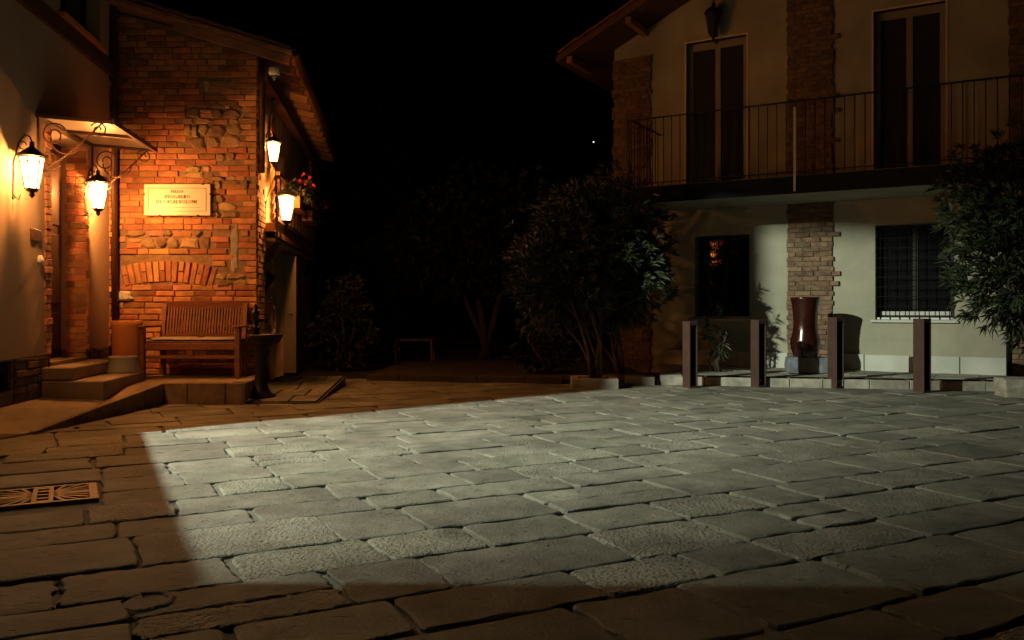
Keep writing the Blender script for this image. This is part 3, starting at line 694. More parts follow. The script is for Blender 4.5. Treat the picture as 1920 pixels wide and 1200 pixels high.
# ---------------------------------------------------------------- lanterns
def lantern(label, loc, rz, lit, power=0, scale=1.0, arm=.22, group='wall lanterns', arm_dir=1):
    """six-sided wall lantern hung from a curled arm; local -y points to the wall"""
    t = thing('wall_lantern', label, 'lantern', loc, rz, group)
    s = scale; n = 6
    q = MB(); q.lathe([(.0, .235 * s), (.018 * s, .23 * s), (.02 * s, .19 * s), (.055 * s, .165 * s), (.115 * s, .12 * s), (.12 * s, .105 * s), (.095 * s, .10 * s)], n, smooth=False); q.build('cap', M['iron'], t)
    q = MB(); q.lathe([(.052 * s, -.16 * s), (.04 * s, -.18 * s), (.02 * s, -.19 * s), (.022 * s, -.215 * s), (0, -.24 * s)], n, smooth=False); q.build('finial', M['iron'], t)
    q = MB()
    for k in range(n):
        a = 2 * PI * k / n; q.tube([(.095 * s * math.cos(a), .095 * s * math.sin(a), .105 * s), (.052 * s * math.cos(a), .052 * s * math.sin(a), -.165 * s)], .005 * s, 4)
    for r_, z_ in ((.098, .10), (.054, -.16), (.087, .06)):
        q.tube([(r_ * s * math.cos(2 * PI * k / n), r_ * s * math.sin(2 * PI * k / n), z_ * s) for k in range(n + 1)], .005 * s, 4)
    q.build('cage', M['iron'], t)
    for k in range(n):
        a = 2 * PI * (k + .03) / n; b = 2 * PI * (k + .97) / n; q = MB(); r0, r1 = .050 * s, .092 * s
        q.add([(r0 * math.cos(a), r0 * math.sin(a), -.158 * s), (r0 * math.cos(b), r0 * math.sin(b), -.158 * s), (r1 * math.cos(b), r1 * math.sin(b), .098 * s), (r1 * math.cos(a), r1 * math.sin(a), .098 * s)], [(0, 1, 2, 3)])
        q.build('glass_pane', M['lit'] if lit else M['unlit'], t)
    q = MB(); q.lathe([(0, -.06 * s), (.022 * s, -.04 * s), (.028 * s, 0), (.018 * s, .04 * s), (0, .055 * s)], 10); q.build('bulb', M['bulb'] if lit else M['unlit'], t)
    q = MB(); A = arm
    q.tube([(0, 0, .23 * s), (0, -.02, .27 * s), (0, -A * .35, .29 * s), (0, -A * .7, .22 * s), (0, -A * .93, .08 * s), (0, -A, -.10 * s)], .008, 6)
    q.tube([(0, -A * .5 + .035 * math.cos(a), .20 * s + .035 * math.sin(a)) for a in [k * .5 for k in range(11)]], .006, 5)
    q.tube([(0, -A + .01, -.22 * s), (0, -A + .05, -.25 * s), (0, -A + .07, -.20 * s)], .006, 5)
    q.box(-.025, .025, -A - .004, -A + .008, -.24 * s, .05 * s, bev=.003); q.build('arm', M['iron'], t)
    if lit:
        l = lamp('lantern_light', 'POINT', (0, 0, .0), power, WARM, .03, t); l.location = (0, 0, .0)
    return t
# lantern 1 and 2 on the plaster house, 3 and 4 on the side of the brick house
def on_left(px, py, off):
    y, z = FL.zy(px, py, off); return tuple(FL.w(off, y, z))
def on_side(px, py, off):
    y, z = FS.zy(px, py, off); return tuple(FS.w(off, y, z))
RZW = TH - R(90)                                      # local -y points into the wall of a left-hand facade
lantern('lit lantern left of the entrance door, leftmost of the four glowing ones', on_left(60, 318, .17), RZW, True, LANTERN_W[0], 1.15, .17)
lantern('lit lantern right of the entrance door under the far end of the canopy', on_left(184, 362, .14), RZW, True, LANTERN_W[1], 1.15, .14)
lantern('lit lantern high on the brick house side under the eaves', on_side(513, 282, .13), RZW, True, LANTERN_W[2], 1.0, .13)
lantern('lit lantern on a longer arm below the flower balcony', on_side(537, 386, .25), RZW, True, LANTERN_W[3], 1.3, .29)

# ---------------------------------------------------------------- street plaque
pl = thing('street_plaque', 'cream marble street name plaque with engraved border hanging on the brick gable', 'plaque', (FB.o.x + bx(337), 11.0 - .05, bz(376)))
pw, ph_ = (399 - 275) / SC, (405 - 346) / SC
q = MB(); q.box(-pw / 2, pw / 2, -.035, .0, -ph_ / 2, ph_ / 2, bev=.006); q.build('slab', M['marble'], pl)
q = MB(); mg = .058
for a_ in ((-pw / 2 + mg, pw / 2 - mg, ph_ / 2 - mg, ph_ / 2 - mg + .004), (-pw / 2 + mg, pw / 2 - mg, -ph_ / 2 + mg - .004, -ph_ / 2 + mg), (-pw / 2 + mg - .004, -pw / 2 + mg, -ph_ / 2 + mg, ph_ / 2 - mg), (pw / 2 - mg, pw / 2 - mg + .004, -ph_ / 2 + mg, ph_ / 2 - mg)):
    q.box(a_[0], a_[1], -.0395, -.034, a_[2], a_[3])
q.build('engraved_border', M['letter'], pl)
for x, z in ((-pw / 2 + .2, -ph_ / 2), (pw / 2 - .16, -ph_ / 2), (-pw / 2, .07), (pw / 2, .07), (pw / 2 - .1, ph_ / 2)):
    q = MB(); q.box(x - .012, x + .012, -.05, -.02, z - .012, z + .012, bev=.003); q.build('clip', M['iron_brown'], pl)
# Roman capitals: strokes (x0,y0,x1,y1,width) and arcs (cx,cy,rx,ry,a0,a1,width) in a unit-high cell
T_, t_ = .17, .07
def ser(x, y, w=.20): return ('s', x - w / 2, y, x + w / 2, y, .045)
GL = {
 'P': (.62, [('s', .14, 0, .14, 1, T_), ser(.14, .02), ser(.10, .98, .16), ('a', .22, .74, .30, .25, -90, 90, .11)]),
 'I': (.34, [('s', .17, 0, .17, 1, T_), ser(.17, .02, .30), ser(.17, .98, .30)]),
 'A': (.84, [('s', .10, 0, .42, 1, t_), ('s', .42, 1, .74, 0, T_), ('s', .22, .36, .62, .36, .05), ser(.10, .02, .2), ser(.74, .02, .24)]),
 'Z': (.72, [('s', .06, .97, .64, .97, .07), ('s', .60, .97, .10, .03, T_), ('s', .06, .03, .66, .03, .07)]),
 'V': (.84, [('s', .10, 1, .42, 0, T_), ('s', .42, 0, .74, 1, t_), ser(.10, .98, .24), ser(.74, .98, .2)]),
 'O': (.92, [('a', .46, .5, .37, .46, 0, 360, .12)]),
 'G': (.90, [('a', .46, .5, .37, .46, 50, 340, .12), ('s', .80, .05, .80, .42, T_ * .8), ser(.78, .42, .22)]),
 'D': (.84, [('s', .14, 0, .14, 1, T_), ser(.10, .02, .16), ser(.10, .98, .16), ('a', .26, .5, .48, .47, -90, 90, .11)]),
 'R': (.78, [('s', .14, 0, .14, 1, T_), ser(.14, .02), ser(.10, .98, .16), ('a', .22, .75, .28, .23, -90, 90, .11), ('s', .30, .5, .70, 0, T_)]),
 'C': (.82, [('a', .46, .5, .37, .46, 45, 315, .12)]),
 'S': (.62, [('a', .30, .74, .20, .22, 30, 270, .11), ('a', .30, .27, .22, .24, -150, 90, .11)]),
 'L': (.66, [('s', .14, 0, .14, 1, T_), ser(.14, .98, .24), ('s', .06, .03, .60, .03, .06), ('s', .59, 0, .59, .2, .05)]),
 'N': (.86, [('s', .12, 0, .12, 1, t_), ('s', .12, 1, .72, 0, T_), ('s', .72, 0, .72, 1, t_), ser(.12, .02, .2), ser(.72, .98, .2)]),
 'E': (.66, [('s', .14, 0, .14, 1, T_), ('s', .06, .03, .58, .03, .06), ('s', .06, .97, .56, .97, .06), ('s', .14, .52, .46, .52, .05)]),
 ' ': (.45, [])}
def word(txt, xc, z0, h, gap=.14):
    Wt = sum(GL[c][0] + gap for c in txt) - gap; x = xc - Wt * h / 2; q = MB(); yq = -.0385
    for c in txt:
        wd, st_ = GL[c]
        for s_ in st_:
            if s_[0] == 's':
                a = Vector((x + s_[1] * h, 0, z0 + s_[2] * h)); b_ = Vector((x + s_[3] * h, 0, z0 + s_[4] * h))
                q.beam(a + Vector((0, yq, 0)), b_ + Vector((0, yq, 0)), .005, s_[5] * h, up=(0, 0, 1) if abs((b_ - a).x) > abs((b_ - a).z) else (1, 0, 0))
            else:
                n_ = 14; pts = [(x + (s_[1] + s_[3] * math.cos(R(s_[5] + (s_[6] - s_[5]) * k / n_))) * h, z0 + (s_[2] + s_[4] * math.sin(R(s_[5] + (s_[6] - s_[5]) * k / n_))) * h) for k in range(n_ + 1)]
                for k in range(n_): q.beam((pts[k][0], yq, pts[k][1]), (pts[k + 1][0], yq, pts[k + 1][1]), .005, s_[7] * h * .8, up=(0, 1, 0)) if False else q.beam((pts[k][0], yq, pts[k][1]), (pts[k + 1][0], yq, pts[k + 1][1]), s_[7] * h * .8, .005, up=(0, 1, 0))
        x += (wd + gap) * h
    return q
for txt, z_, h_ in (('PIAZZA', .088, .033), ('AVOGADRO', .018, .042), ('DI CASALVOLONE', -.048, .044)):
    word(txt, .0, z_, h_).build('lettering', M['letter'], pl)
q = MB(); q.box(-.29, .30, -.0395, -.034, -.100, -.097); q.build('engraved_line', M['letter'], pl)

# ---------------------------------------------------------------- bench, planter, tub, fountain
PZ = .25
b0x, b1x = -4.53, -3.30; bcx = (b0x + b1x) / 2; bw = b1x - b0x
be = thing('garden_bench', 'slatted teak garden bench with armrests against the brick gable', 'bench', (bcx, 10.35, PZ))
hw = bw / 2
for sx in (-1, 1):
    q = MB(); q.box(sx * (hw - .035) - .032, sx * (hw - .035) + .032, 0, .06, 0, .61, bev=.005); q.build('leg', M['teak'], be)
    q = MB(); q.beam((sx * (hw - .10), .50, 0), (sx * (hw - .10), .47, .45), .055, .055, up=(0, 1, 0)); q.beam((sx * (hw - .10), .47, .45), (sx * (hw - .10), .56, .91), .052, .05, up=(0, 1, 0)); q.build('leg', M['teak'], be)
    q = MB(); q.box(sx * (hw - .04) - .04, sx * (hw - .04) + .04, -.03, .54, .612, .64, bev=.008); q.build('armrest', M['teak'], be)
    q = MB(); q.box(sx * (hw - .06) - .014, sx * (hw - .06) + .014, .065, .47, .36, .43); q.build('side_rail', M['teak'], be)
q = MB(); q.box(-hw + .07, hw - .07, .01, .035, .345, .425, bev=.004); q.build('front_rail', M['teak'], be)
q = MB(); q.box(-hw + .07, hw - .07, .02, .04, .235, .275, bev=.004); q.build('stretcher', M['teak'], be)
q = MB(); q.box(-.04, .04, .015, .034, .277, .343, bev=.004); q.build('strut', M['teak'], be)
for k in range(7):
    q = MB(); q.box(-hw + .07, hw - .07, .04 + k * .062, .092 + k * .062, .428, .446, bev=.003); q.build('seat_slat', M['teak'], be)
q = MB(); q.beam((-hw + .09, .565, .90), (hw - .09, .565, .90), .035, .085, up=(0, -.18, 1)); q.build('top_rail', M['teak'], be)
q = MB(); q.beam((-hw + .12, .483, .50), (hw - .12, .483, .50), .03, .05, up=(0, -.18, 1)); q.build('lower_rail', M['teak'], be)
s0 = MB(); s0.beam((0, .486, .525), (0, .556, .86), .020, .014, up=(0, 1, 0)); sme = s0.mesh('back_slat', M['teak'])
ns = 27
for k in range(ns):
    o = bpy.data.objects.new('back_slat', sme); COL.objects.link(o); o.parent = be; o.location = (-hw + .15 + (bw - .30) * k / (ns - 1), 0, 0)
for sx, lab in ((-1, 'left flat grey seat cushion on the teak bench, beside the terracotta planter'), (1, 'right flat grey seat cushion on the teak bench, nearer the fountain')):
    q = MB(); w = (bw - .16) / 2 - .008; nx, ny = 8, 6; cx = bcx + sx * (w / 2 + .006); vs = []
    for top_ in (0, 1):
        for i in range(nx + 1):
            for j in range(ny + 1):
                u, v = i / nx, j / ny; e = min(u, 1 - u, v, 1 - v) * 2; f = min(1, e * 4) ** .5
                vs.append(((u - .5) * w, (v - .5) * .43, .022 + (.022 * f * (1 if top_ else -1)) + (.006 * noise.noise((u * 3 + sx, v * 3, 0)) if top_ else 0)))
    N = (nx + 1) * (ny + 1); fs = []
    for i in range(nx):
        for j in range(ny):
            a_ = i * (ny + 1) + j; fs += [(a_, a_ + ny + 1, a_ + ny + 2, a_ + 1), (N + a_, N + a_ + 1, N + a_ + ny + 2, N + a_ + ny + 1)][::-1]
    bd = [i * (ny + 1) for i in range(nx + 1)] + [nx * (ny + 1) + j for j in range(1, ny + 1)] + [i * (ny + 1) + ny for i in range(nx - 1, -1, -1)] + [j for j in range(ny - 1, 0, -1)]
    fs += [(bd[k], bd[(k + 1) % len(bd)], N + bd[(k + 1) % len(bd)], N + bd[k]) for k in range(len(bd))]
    q.add(vs, fs, True); tag(q.build('seat_cushion', M['cushion'], loc=(cx, 10.35 + .255, PZ + .448)), lab, 'cushion', 'cushions on the bench')
pt = thing('terracotta_planter', 'tall cylindrical terracotta planter between the steps and the bench', 'planter', (-4.70, 10.42, PZ))
q = MB(); q.lathe([(.155, 0), (.168, .02), (.172, .62), (.178, .64), (.178, .70), (.160, .70), (.158, .64), (.0, .64)], 32); q.build('body', M['terracotta'], pt)
q = MB(); q.lathe([(.157, .655), (.08, .665), (0, .67)], 14); q.build('soil', M['soil'], pt)
tb = MB(); tb.lathe([(.0, 0), (.19, 0), (.20, .015), (.145, .16), (.168, .178), (.16, .19), (0, .185)], 28)
tbo = tb.build('enamel_tub', M['zinc'], loc=(-4.33, 9.42, .355)); tag(tbo, 'pale flared enamel tub upturned behind the lower entrance step', 'tub')
tbo.location = (-4.55, 9.98, .352)
# low sloping slab by the fountain
rampo = thing('fountain_slab', 'low sloping stone slab under the iron fountain beside the brick house', 'slab', (-2.9, 10.6, 0))
q = MB(); P0 = [(-3.16, 9.78, .012), (-2.23, 9.80, .012), (-2.40, 12.3, .11), (-3.40, 12.3, .11)]
q.add([(x + 2.9, y - 10.6, -.04) for x, y, z in P0] + [(x + 2.9, y - 10.6, z) for x, y, z in P0], [(4, 5, 6, 7), (0, 1, 5, 4), (1, 2, 6, 5), (2, 3, 7, 6), (3, 0, 4, 7)]); q.build('bed', M['mortar'], rampo)
rn = random.Random(8)
yy = 9.80
while yy < 12.2:
    y1 = min(yy + rn.uniform(.38, .6), 12.28); xx = -3.16; 
    while xx < -2.28:
        x1 = min(xx + rn.uniform(.3, .6), -2.24)
        if -2.24 - x1 < .15: x1 = -2.24
        mb = MB(); za = .012 + (yy - 9.78) * .039; zb = .012 + (y1 - 9.78) * .039; sh_ = lambda y: -(y - 9.8) * .07
        a_, b_, c_, d_ = (xx + .012 + sh_(yy), yy + .012), (x1 - .012 + sh_(yy), yy + .012), (x1 - .012 + sh_(y1), y1 - .012), (xx + .012 + sh_(y1), y1 - .012)
        mb.add([(p[0] + 2.9, p[1] - 10.6, z - .03) for p, z in zip((a_, b_, c_, d_), (za, za, zb, zb))] + [(p[0] + 2.9, p[1] - 10.6, z + .022) for p, z in zip((a_, b_, c_, d_), (za, za, zb, zb))], [(4, 5, 6, 7), (0, 1, 5, 4), (1, 2, 6, 5), (2, 3, 7, 6), (3, 0, 4, 7)])
        mb.build('slab_stone', M['paving'], rampo); xx = x1
    yy = y1
fo = thing('iron_fountain', 'black cast iron drinking fountain with flared foot and small basin', 'fountain', (-2.99, 10.15, .03))
q = MB(); q.lathe([(.0, 0), (.19, 0), (.18, .03), (.12, .07), (.085, .14), (.07, .25), (.065, .5), (.075, .58), (.10, .64)], 20, cap=False); q.build('column', M['iron'], fo)
q = MB(); q.lathe([(.06, .62), (.16, .66), (.20, .74), (.205, .76), (.185, .76), (.15, .71), (0, .69)], 24, c=(.06, 0)); q.build('basin', M['iron'], fo)
q = MB(); q.lathe([(.05, .70), (.045, .80), (.06, .83), (.035, .86), (.032, .96), (.05, 1.0), (.045, 1.03), (.02, 1.05), (.028, 1.09), (.0, 1.13)], 14, c=(-.06, 0)); q.build('standpipe', M['iron'], fo)
q = MB(); q.tube([(-.03, -.01, .93), (.06, -.03, .94), (.08, -.03, .90)], .013, 6); q.build('spout', M['iron'], fo)
q = MB()
for k in range(26):
    a = rnd.uniform(0, 2 * PI); z_ = rnd.uniform(.80, 1.12); r_ = rnd.uniform(.03, .085); c_ = Vector((-.06 + r_ * math.cos(a), r_ * math.sin(a), z_)); d = Vector((math.cos(a), math.sin(a), rnd.uniform(-.3, 1))).normalized() * .05; w_ = Vector((-math.sin(a), math.cos(a), 0)) * .014
    q.add([c_ - d * .4, c_ + w_, c_ + d, c_ - w_], [(0, 1, 2, 3)])
q.build('ornament_leaves', M['iron'], fo)
# hooded pipe light and its pale conduit
y_, z_ = FS.zy(508, 528, .05)
hp = thing('hooded_pipe', 'pale standpipe with a dark flared hood on the side of the brick house', 'pipe', tuple(FS.w(-.14 + .03, y_, 0)), TH)
q = MB(); q.tube([(.06, 0, .2), (.06, 0, 1.22), (.06, 0, z_ - .05)], .024, 10); q.build('pipe', M['steel'], hp)
q = MB(); q.M = Matrix.Translation((.06, 0, z_ - .12)); q.lathe([(.03, -.08), (.05, .0), (.12, .12), (.17, .16), (.15, .19), (.07, .26), (0, .28)], 14); q.build('hood', M['iron'], hp)
# small round security camera under the eave
sc_ = thing('security_camera', 'small round security camera under the roof edge of the brick house', 'camera', tuple(FS.w(.22, -.02, 4.13)), 0)
q = MB(); q.lathe([(0, .07), (.07, .07), (.075, .0), (.06, -.03), (0, -.035)], 16); q.build('housing', M['white'], sc_)
q = MB(); q.lathe([(.052, -.028), (.045, -.06), (.02, -.085), (0, -.09)], 14); q.build('dome', M['glass'], sc_)

# balcony flowers
def leaf_cluster(mb, c, d, n, L, w, rn, spread=1.0, droop=.25):
    d = Vector(d).normalized(); u = d.orthogonal().normalized(); v = d.cross(u)
    for k in range(n):
        a = 2 * PI * k / n + rn.uniform(-.4, .4); el = rn.uniform(.15, 1.0) * spread
        t = (d * math.cos(el) + (u * math.cos(a) + v * math.sin(a)) * math.sin(el)).normalized(); l = L * rn.uniform(.65, 1.15)
        s = t.cross(Vector((rn.uniform(-1, 1), rn.uniform(-1, 1), rn.uniform(-1, 1)))).normalized() * w * rn.uniform(.8, 1.2)
        b0 = c + d * rn.uniform(-.06, .02); m = b0 + t * l * .5; e = b0 + t * l + Vector((0, 0, -droop * l * rn.uniform(.2, 1)))
        mb.add([b0, m + s, e, m - s], [(0, 1, 2), (0, 2, 3)])
rf = random.Random(77)
for i, (y, lab) in enumerate(((2.2, 'flower box with red flowers trailing from the balcony, nearest the street lantern'), (4.1, 'flower box with red flowers farther along the timber balcony'))):
    fb = thing('flower_box', lab, 'flower box', tuple(FS.w(.26, y, 2.62)), TH, 'balcony flower boxes')
    q = MB(); q.box(-.09, .09, -.5, .5, -.02, .16, bev=.01); q.build('trough', M['terracotta'], fb)
    q = MB()
    for k in range(90): leaf_cluster(q, Vector((rf.uniform(-.12, .22), rf.uniform(-.6, .6), rf.uniform(.0, .42))), (rf.uniform(-.5, 1), rf.uniform(-1, 1), 1), 6, .09, .018, rf)
    q.build('foliage', M['leaf2'], fb)
    q = MB()
    for k in range(6): 
        c_ = Vector((rf.uniform(.05, .30), rf.uniform(-.6, .7), rf.uniform(.05, .5))); leaf_cluster(q, c_, (rf.uniform(-1, 1), rf.uniform(-1, 1), 1), 6, .05, .02, rf, 1.4)
    q.build('blossoms', M['red'], fb)

# ---------------------------------------------------------------- right house
rh = thing('cream_house', 'two-storey cream house with brick piers, long balcony and barred ground-floor windows', 'house', (FR.o.x, FR.o.y, 0), FR.rz)
def X(px, off=0): return FR.meas_x(px, off)
def XZ(px, py, off=0): return FR.zx(px, py, off)
xL = X(1152); xR = X(1925) + 3.0
d1 = (X(1287), X(1400)); d2 = (X(1638), X(1773)); FLZ = 3.03
d1t = XZ(1340, 74)[1]; d2t = XZ(1705, 12)[1]
w1 = (X(1303), X(1405)); w1z = (XZ(1354, 597)[1], XZ(1354, 441)[1]); w2 = (X(1641), X(1790)); w2z = (XZ(1715, 600)[1], XZ(1715, 419)[1])
holes_r = [(d1[0], d1[1], FLZ, d1t), (d2[0], d2[1], FLZ, d2t), (w1[0], w1[1], *w1z), (w2[0], w2[1], *w2z)]
q = MB(); q.holed(xL, xR, -.05, 5.75, 0, .38, holes_r)
zt = lambda x: 5.75 + .46 * (x - xL)
xa = xL
q.add([(xL, 0, 5.75), (xR, 0, 5.75), (xR, 0, zt(xR)), (xL, .38, 5.75), (xR, .38, 5.75), (xR, .38, zt(xR))], [(0, 1, 2), (5, 4, 3), (0, 2, 5, 3)])
q.build('wall', M['plaster_r'], rh)
q = MB(); q.box(xL, xL + .35, .385, 7, -.05, 5.7); q.build('end_wall', M['plaster_r'], rh)
q = MB(); q.box(xL + .36, xR, 2.2, 2.3, -.05, 5.7); q.build('interior', M['void'], rh)
# roof with verge overhang
q = MB(); vs = []
for y in (-.85, 7):
    for x in (xL - .75, xR): zz = zt(x) + .02; vs += [(x, y, zz), (x, y, zz + .12)]
q.add(vs, [(0, 1, 3, 2), (4, 6, 7, 5), (0, 4, 5, 1), (2, 3, 7, 6), (0, 2, 6, 4), (1, 5, 7, 3)]); rroof = q.build('roof', M['wood'], rh)
for k in range(5):
    q = MB(); x = xL - .55 + k * 1.1; q.box(x, x + .10, -.83, .0, zt(x) - .10, zt(x) + .01); q.build('rafter', M['rafter'], rroof)
for k in range(16):
    x = xL - .7 + k * .34; o = bpy.data.objects.new('roof_tile', tme); COL.objects.link(o); o.parent = rroof; o.matrix_local = Matrix.Translation((x, -.80, zt(x) + .15)) @ Matrix.Rotation(-math.atan(.46), 4, 'Y') @ Matrix.Rotation(R(-90), 4, 'Z')
# brick piers
rb = random.Random(31); rbr = []
piers = [(X(1153), X(1219), -.04, 5.55, .06), (X(1478), X(1561), .13, 7.6, .03), (X(1893), X(1893) + .75, .13, 7.6, .03)]
for a_, b_, z0, z1, rag in piers:
    z = z0; k = 0
    while z < z1:
        x = a_ - rb.uniform(0, rag) + (.0 if k % 2 else .0); xe = b_ + rb.uniform(-.01, rag); first = True
        if rb.random() < .07: xe += .10
        while x < xe - .01:
            L = rb.uniform(.22, .29) if not (first and k % 2) else .13; first = False
            x1 = min(x + L, xe); 
            if xe - x1 < .07: x1 = xe
            rbr.append((x, x1, z, min(z + .078, z1))); x = x1
        z += .078; k += 1
    q = MB(); q.box(a_, b_, -.022, -.002, z0, z1); q.build('pier_bed', M['bed'], rh)
def vis_r(b):
    p = FR.w((b[0] + b[1]) / 2, 0); py = HY - (b[2] - EYE) * F / p.y; px = CX + F * p.x / p.y
    bad = 3 if (py < 0 or px > 1900) else (2 if 320 < py < 384 and px > 1240 else (1 if px < 1300 and py > 330 and py < 560 else 0)); return (bad, p.y)
rbr.sort(key=vis_r); rest = MB()
for i, (x0, x1, z0, z1) in enumerate(rbr):
    mb = MB() if i < 300 else rest
    brick_mesh(mb, x0 + .005, x1 - .005, z0 + .005, z1 - .005, -.022, rb, .022)
    if i < 300: mb.build('brick', M['brick_r'], rh)
tag(rest.build('brickwork', M['brick_r'], rh), kind='stuff')
# french doors
for (a_, b_), zt_ in ((d1, d1t), (d2, d2t)):
    f_ = MB(); m_ = (a_ + b_) / 2; fw = .085
    f_.holed(a_ + .002, b_ - .002, FLZ, zt_ - .002, .12, .17, [(a_ + fw, m_ - .045, FLZ + .12, zt_ - .12), (m_ + .045, b_ - fw, FLZ + .12, zt_ - .12)])
    w_ = f_.build('french_door', M['frame'], rh)
    for c0, c1 in ((a_ + fw, m_ - .045), (m_ + .045, b_ - fw)):
        q = MB(); q.box(c0 - .005, c1 + .005, .14, .148, FLZ + .115, zt_ - .115); q.build('pane', M['glass_dim'], w_)
        q = MB(); cw = (c1 - c0)                       # closed inner shutters behind the glass
        q.box(c0, c1, .20, .215, FLZ + .1, zt_ - .1); q.build('inner_shutter', M['dark_frame'], w_)
    q = MB(); tw = .028
    q.box(a_ - tw, a_, -.012, .10, FLZ, zt_ + tw); q.box(b_, b_ + tw, -.012, .10, FLZ, zt_ + tw); q.box(a_, b_, -.012, .10, zt_, zt_ + tw); q.build('door_surround', M['trim'], rh)
# ground-floor windows: frame, panes, iron bars, sill
for wi, ((a_, b_), (z0, z1)) in enumerate(((w1, w1z), (w2, w2z))):
    m_ = (a_ + b_) / 2; f_ = MB(); f_.holed(a_ + .002, b_ - .002, z0 + .002, z1 - .002, .20, .25, [(a_ + .06, m_ - .035, z0 + .07, z1 - .06), (m_ + .035, b_ - .06, z0 + .07, z1 - .06)])
    w_ = f_.build('window', M['dark_frame'], rh)
    for c0, c1 in ((a_ + .06, m_ - .035), (m_ + .035, b_ - .06)):
        q = MB(); tl_ = .17 if wi == 0 else 0            # left panes are turned to catch a reflection of the brick house
        ya, yb = .222 + tl_ * (c1 - c0), .222
        q.add([(c0 - .004, ya, z0 + .066), (c1 + .004, yb, z0 + .066), (c1 + .004, yb, z1 - .056), (c0 - .004, ya, z1 - .056)] + [(c0 - .004, ya + .005, z0 + .066), (c1 + .004, yb + .005, z0 + .066), (c1 + .004, yb + .005, z1 - .056), (c0 - .004, ya + .005, z1 - .056)], [(0, 1, 2, 3), (7, 6, 5, 4), (0, 4, 5, 1), (1, 5, 6, 2), (2, 6, 7, 3), (3, 7, 4, 0)]); q.build('pane', M['glass'], w_)
    q = MB(); q.box(a_ + .003, b_ - .003, .05, .198, z0 + .003, z0 + .035, bev=.004); q.build('inner_sill', M['white'], w_)
    if wi == 1:
        q = MB(); q.box(a_ + .06, b_ - .06, .176, .198, z0 + .07, z0 + .13, bev=.003); q.build('bottom_rail', M['plinth'], w_)
    n_ = 7 if wi == 0 else 8
    gr = MB(); gr.box(a_ + .003, b_ - .003, .028, .040, z0 + .045, z0 + .06)
    q0 = bpy.data.objects.new('window_grille', None); COL.objects.link(q0); q0.parent = rh
    for k in range(n_):
        x = a_ + (b_ - a_) * (k + .5) / n_; q = MB(); q.tube([(x, .034, z0 + .01), (x, .034, z1 - .01)], .007, 6); q.build('bar', M['bar'], q0)
    for k in range(9 if wi == 0 else 10):
        z = z0 + .06 + (z1 - z0 - .12) * k / (8 if wi == 0 else 9); q = MB(); q.box(a_ + .003, b_ - .003, .024, .030, z - .006, z + .006); q.build('crossbar', M['bar'], q0)
    q = MB(); q.box(a_ - .06, b_ + .05, -.05, .045, z0 - .04, z0, bev=.004); q.build('window_sill', M['plinth'], rh)
# plinth slabs
pj = [X(p) for p in (1228, 1300, 1385, 1455, 1478)]; pj2 = [X(p) for p in (1561, 1621, 1706, 1800, 1890)]
for js in (pj, pj2):
    for a_, b_ in zip(js, js[1:]):
        q = MB(); q.box(a_ + .006, b_ - .006, -.04 - rb.uniform(0, .008), -.003, .10, XZ((1600), 664)[1] + rb.uniform(-.008, .004), bev=.006); q.build('plinth_slab', M['plinth'], rh)
q = MB(); q.tube([(X(1891.5), -.05, .13), (X(1891.5), -.05, 2.7)], .035, 10); q.build('dark_tube', M['iron'], rh)
# the balcony
BD = 1.42; bxl = FR.meas_x(1178, -BD); zb0 = 2.785
bc = thing('balcony', 'long balcony with dark edge band and thin iron railing across the cream house', 'balcony', (FR.o.x, FR.o.y, 0), FR.rz)
q = MB(); q.box(bxl + .03, xR, -BD + .03, -.03, zb0, FLZ - .01); q.build('slab', M['plaster_r'], bc)
q = MB(); q.box(bxl, xR, -BD, -BD + .028, zb0 - .01, FLZ, ); q.box(bxl, bxl + .028, -BD + .028, -.03, zb0 - .01, FLZ); q.build('edge_band', M['fascia'], bc)
q = MB(); q.box(bxl + .03, xR, -BD + .03, -.03, FLZ - .008, FLZ + .012); q.build('floor_tiles', M['curb'], bc)
rz_ = FLZ + 1.10; ry = -BD + .05
q = MB(); q.box(bxl + .02, xR, ry - .018, ry + .018, rz_ - .012, rz_ + .006); q.box(bxl + .02, bxl + .055, ry + .018, -.03, rz_ - .012, rz_ + .006); q.build('handrail', M['iron'], bc)
q = MB(); q.box(bxl + .02, xR, ry - .014, ry + .014, FLZ + .06, FLZ + .075); q.build('bottom_rail', M['iron'], bc)
bm0 = MB(); bm0.tube([(0, 0, FLZ + .01), (0, 0, rz_ - .01)], .0075, 6); bme = bm0.mesh('baluster', M['iron'])
x = bxl + .035; k = 0
while x < xR and k < 90:
    o = bpy.data.objects.new('baluster', bme); COL.objects.link(o); o.parent = bc; o.location = (x, ry, 0); x += .135; k += 1
for k in range(1, 10):
    o = bpy.data.objects.new('baluster', bme); COL.objects.link(o); o.parent = bc; o.location = (bxl + .037, ry + k * .135, 0)
for px in (1178, 1490):
    x = FR.meas_x(px, -BD - .02); q = MB(); q.box(x - .018, x + .018, -BD - .032, -BD - .003, zb0 + .02 if px > 1200 else FLZ - .4, rz_ - .1 if px > 1200 else rz_); q.build('rail_post', M['steel'] if px > 1200 else M['iron'], bc)
# unlit lantern over the first french door
x_, z_ = XZ(1337, 40, -.2); lantern('unlit black lantern on the cream wall above the left french door', tuple(FR.w(x_, -.2, z_)), FR.rz + PI, False, 0, 1.35, .2)

